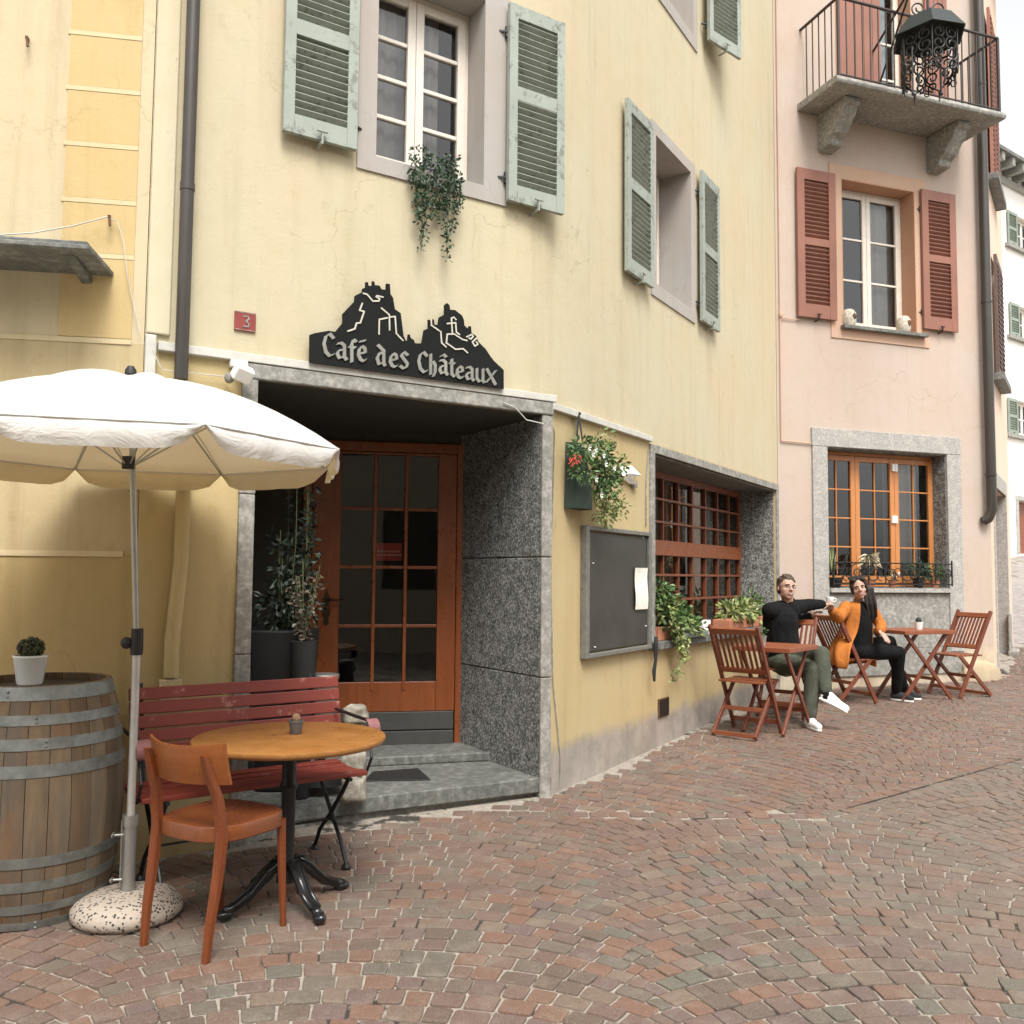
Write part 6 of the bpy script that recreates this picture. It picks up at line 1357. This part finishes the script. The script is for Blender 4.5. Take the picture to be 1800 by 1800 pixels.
c = MB(); limb(c, [pel + V3((0, .02, .06)), chest + V3((0, 0, -.1)), chest, neck + V3((0, 0, -.06))], [.155, .165, .17, .105]); limb(c, [shL, chest + V3((0, 0, .08)), shR], [.082, .115, .082]); limb(c, [shR, elR, wrR - hd * .015], [.078, .060, .046]); limb(c, [shL, elL, wrL - (wrL - elL).normalized() * .015], [.08, .062, .046]); limb(c, [neck + V3((0, 0, -.04)), neck + V3((0, 0, .02))], [.08, .066])
remesh(c, 'sweater', m_blk, mp, .008, 2)
c = MB(); c.ell(pel, .17, .16, .12); limb(c, [h1, k1, a1 + V3((0, 0, .045))], [.105, .080, .060]); limb(c, [h2, k2, a2 + (k2 - a2).normalized() * .05], [.105, .080, .058]); limb(c, [pel, h1], [.14, .11]); remesh(c, 'trousers', m_olive, mp, .008, 2)
m_wh = plain('white_leather', (.80, .80, .78), .45, var=.05)
s1_ = a1.copy(); s1_.z = gz(a1.x, a1.y) + .018; shoe('shoe', mp, s1_, s1_ + V3((.0, -.205, .0)) + V3((.03, 0, 0)), m_wh, m_ceram)
toe2 = at(1493, 1243, 8.12); sd_ = (toe2 - a2).normalized(); up2 = (k2 - a2).normalized(); shoe('shoe', mp, a2 - up2 * .055, a2 - up2 * .055 + sd_ * .215, m_wh, m_ceram, up2)
c = MB(); c.cap(a2 + up2 * .07, a2 - up2 * .02, .046, .042); c.build('sock', m_blk, mp, smooth='all', M=Matrix.Identity(4))
hair = MB(); hair.T = Hm; hair.ell((0, -.022, .045), .082, .093, .082, n=18); 
Rh = random.Random(3)
for k in range(34): a = Rh.uniform(0, 3.14); b = Rh.uniform(.35, 1.3); hair.ell((.078 * math.cos(a) * math.sin(b) * 1.0, .075 * math.sin(a) * math.sin(b) - .01, .045 + .083 * math.cos(b)), .016, .016, .012, n=8, m=6)
for s in (-1, 1): hair.ell((s * .072, -.02, .005), .012, .035, .035)
hair.ell((0, -.07, -.01), .062, .035, .06); remesh(hair, 'hair', plain('light_brown_hair', (.060, .036, .02), .6, var=.4, scale=80), mp, .006, 1)
gl = MB()
for s in (-1, 1):
    gl.tube([(s * .031 + .020 * math.cos(q), .094 - abs(math.cos(q)) * .003, .0 + .015 * math.sin(q)) for q in [6.284 * k / 14 for k in range(15)]], .0014, 5, cap=False)
    gl.tube([(s * .051, .090, .004), (s * .072, .05, .006), (s * .080, -.01, .0)], .0014, 5)
gl.tube([(-.011, .096, .004), (0, .099, .007), (.011, .096, .004)], .0013, 5); gl.build('glasses', m_iron, mp, Hm)
face_parts(mp, Hm, (.42, .14, .12), (.12, .07, .035))
# the cup in his hand: a thing of its own
cp_ = wrR + hd * .10 + V3((0, 0, .035)); cu = thing('coffee_cup', 'white cup held out by the man towards the woman', 'cup', TR(cp_.x, cp_.y, cp_.z)); mb = MB(); mb.lathe([(.022, -.035), (.034, -.02), (.042, .02), (.043, .035), (.039, .035), (.036, .015), (0, -.015)], 20, cap=False); mb.build('bowl', m_ceram, cu, WM[cu.name], smooth=True)
mb = MB(); mb.tube([(.040, 0, .022), (.062, 0, .015), (.06, 0, -.008), (.036, 0, -.012)], .005, 6); mb.build('handle', m_ceram, cu, WM[cu.name], smooth=True)
# ---- the woman
gw = gz(3.6, 9.75)
wp_ = thing('person', 'smiling woman with long dark hair in an orange coat sitting at the far table', 'person', TR(3.62, 9.72, gw))
pel = V3((3.64, 9.72, gw + .53)); hc = at(1509, 1033, 9.62); neck = at(1509, 1056, 9.70); chest = at(1510, 1085, 9.70)
shL = at(1487, 1068, 9.58); shR = at(1530, 1069, 9.80)
elL = at(1474, 1086, 9.46); wrL = at(1462, 1072, 9.36); elR = at(1549, 1100, 9.74); wrR = at(1547, 1110, 9.52)
k1 = V3((4.06, 9.72, gw + .52)); a1 = at(1576, 1213, 9.86); a1.z = gz(a1.x, a1.y) + .085; k2 = V3((4.02, 9.86, gw + .62)); a2 = at(1588, 1208, 9.98); a2.z = gz(a2.x, a2.y) + .09
h1, h2 = pel + V3((.0, -.06, 0)), pel + V3((.02, .08, .02))
body = MB(); limb(body, [pel, chest, neck], [.12, .115, .055]); limb(body, [shL, chest + V3((0, 0, .05)), shR], [.040, .07, .040]); limb(body, [neck, hc + V3((0, 0, -.06))], [.045, .046]); limb(body, [h1, k1, a1], [.08, .052, .036]); limb(body, [h2, k2, a2], [.08, .052, .036]); limb(body, [shL, elL, wrL], [.042, .034, .024]); limb(body, [shR, elR, wrR], [.042, .034, .024])
Hw = head_frame(hc, (-.20, -.95, .02), math.radians(10)); head_shape(body, Hw, .96, .93)
hdw = V3((.25, -.55, -.5)); hand(body, wrR, hdw, (-.2, .2, -.8), .25, .95, 1, .25); hand(body, wrL, (wrL - elL), (0, 0, -1), .6, .92, -1)
remesh(body, 'body', m_skin, wp_, .0055, 2)
m_or = fabric('orange_wool', (.40, .135, .028), var=.15, fold=.7)
c = MB(); limb(c, [pel + V3((0, 0, .05)), chest + V3((0, 0, -.06)), chest + V3((0, 0, .06)), neck + V3((0, 0, -.04))], [.135, .13, .12, .066]); c.ell(pel, .15, .15, .11); limb(c, [h1, k1, a1 + V3((0, 0, .03))], [.10, .070, .055]); limb(c, [h2, k2, a2 + V3((0, 0, .03))], [.10, .07, .055]); limb(c, [pel, h1], [.13, .1]); remesh(c, 'black_outfit', m_blk, wp_, .008, 2)
sx_ = V3((shR.x - shL.x, shR.y - shL.y, 0)).normalized(); fx_ = V3((sx_.y, -sx_.x, 0)); mid_s = (shL + shR) / 2
rings = [(neck + V3((0, 0, -.005)) - fx_ * .01, .075, .062, .45), (mid_s + V3((0, 0, .045)), .165, .10, .5), (mid_s + V3((0, 0, .0)) , .205, .12, .5), (mid_s + V3((0, 0, -.10)) - fx_ * .005, .195, .125, .55), (mid_s.lerp(pel, .55) - fx_ * .01 - sx_ * .025, .195, .14, .65), (pel + V3((0, 0, .16)) - fx_ * .01 - sx_ * .05, .22, .16, .75), (pel + V3((-.03, -.04, .05)) - sx_ * .08, .25, .20, .9), (pel + V3((-.02, -.08, -.06)) - sx_ * .10, .27, .22, 1.0), (pel + V3((.0, -.10, -.15)) - sx_ * .10, .26, .21, 1.25)]
c = MB(); vs = []; nn = 40
for j, (o_, ra, rb, op) in enumerate(rings):
    for i in range(nn + 1):
        a = op + (2 * math.pi - 2 * op) * i / nn; k = 1 + (.012 + .008 * j) * math.sin(9 * a + j * .5) + .02 * math.sin(4 * a + j)
        vs.append(o_ + fx_ * math.cos(a) * rb * k + sx_ * math.sin(a) * ra * k + V3((0, 0, .015 * math.sin(3 * a + j) if j > 5 else 0)))
c.add(vs, [(j * (nn + 1) + i, j * (nn + 1) + i + 1, (j + 1) * (nn + 1) + i + 1, (j + 1) * (nn + 1) + i) for j in range(len(rings) - 1) for i in range(nn)])
co = c.build('coat', m_or, wp_, Matrix.Identity(4), smooth='all', fix=False)
so_ = co.modifiers.new('thickness', 'SOLIDIFY'); so_.thickness = .014; so_.offset = 1; sb_ = co.modifiers.new('smooth', 'SUBSURF'); sb_.levels = 1; sb_.render_levels = 1
for (a_, b_, c_, r_) in ((shL, elL, wrL, .066), (shR, elR, wrR, .062)):
    c = MB(); e_ = c_ + (b_ - c_).normalized() * .03; pts = [a_ + V3((0, 0, .005)), a_.lerp(b_, .35), a_.lerp(b_, .7), b_, b_.lerp(e_, .4), b_.lerp(e_, .75), e_]
    for i in range(len(pts) - 1): c.cap(pts[i], pts[i + 1], r_ * (1 - .035 * i) * (1 + .06 * (i % 2)), r_ * (1 - .035 * (i + 1)) * (1 + .06 * ((i + 1) % 2)), 14)
    remesh(c, 'sleeve', m_or, wp_, .008, 3)
m_cv = plain('black_canvas', (.015, .015, .016), .8)
for a_, dv in ((a1, V3((.13, -.16, 0))), (a2, V3((.17, -.10, 0)))):
    s_ = a_.copy(); s_.z = gz(a_.x, a_.y) + .018; shoe('shoe', wp_, s_, s_ + dv, m_cv, m_ceram)
hair = MB(); hair.T = Hw; hair.ell((0, -.022, .040), .082, .098, .086, n=18)
for s in (-1, 1): hair.ell((s * .070, .005, .02), .016, .052, .075); hair.ell((s * .045, .045, .082), .034, .035, .022)
hair.ell((0, -.075, -.02), .07, .04, .09)
for k in range(9): x = -.052 + .013 * k; hair.cap((x, .052 - abs(x) * .4, .100 - abs(x) * .35), (x * 1.3, -.05, .112), .013, .015, 8)
hair.T = Matrix.Identity(4); side = at(1526, 1045, 9.62)
for k in range(7):
    o_ = V3((.012 * (k - 3), .012 * (k % 3) - .01, 0)); limb(hair, [hc + V3((.062, .03, .03)) + o_ * .4, at(1526, 1035, 9.62) + o_, at(1530, 1062, 9.60) + o_ * 1.3, at(1533, 1082, 9.62) + o_ * 1.1, at(1531, 1095, 9.64) + o_ * .6], [.018, .020, .018, .014, .005], 8)
remesh(hair, 'hair', plain('dark_brown_hair', (.012, .006, .004), .65, var=.5, scale=60), wp_, .006, 1)
face_parts(wp_, Hw, (.45, .12, .11), (.03, .017, .01))
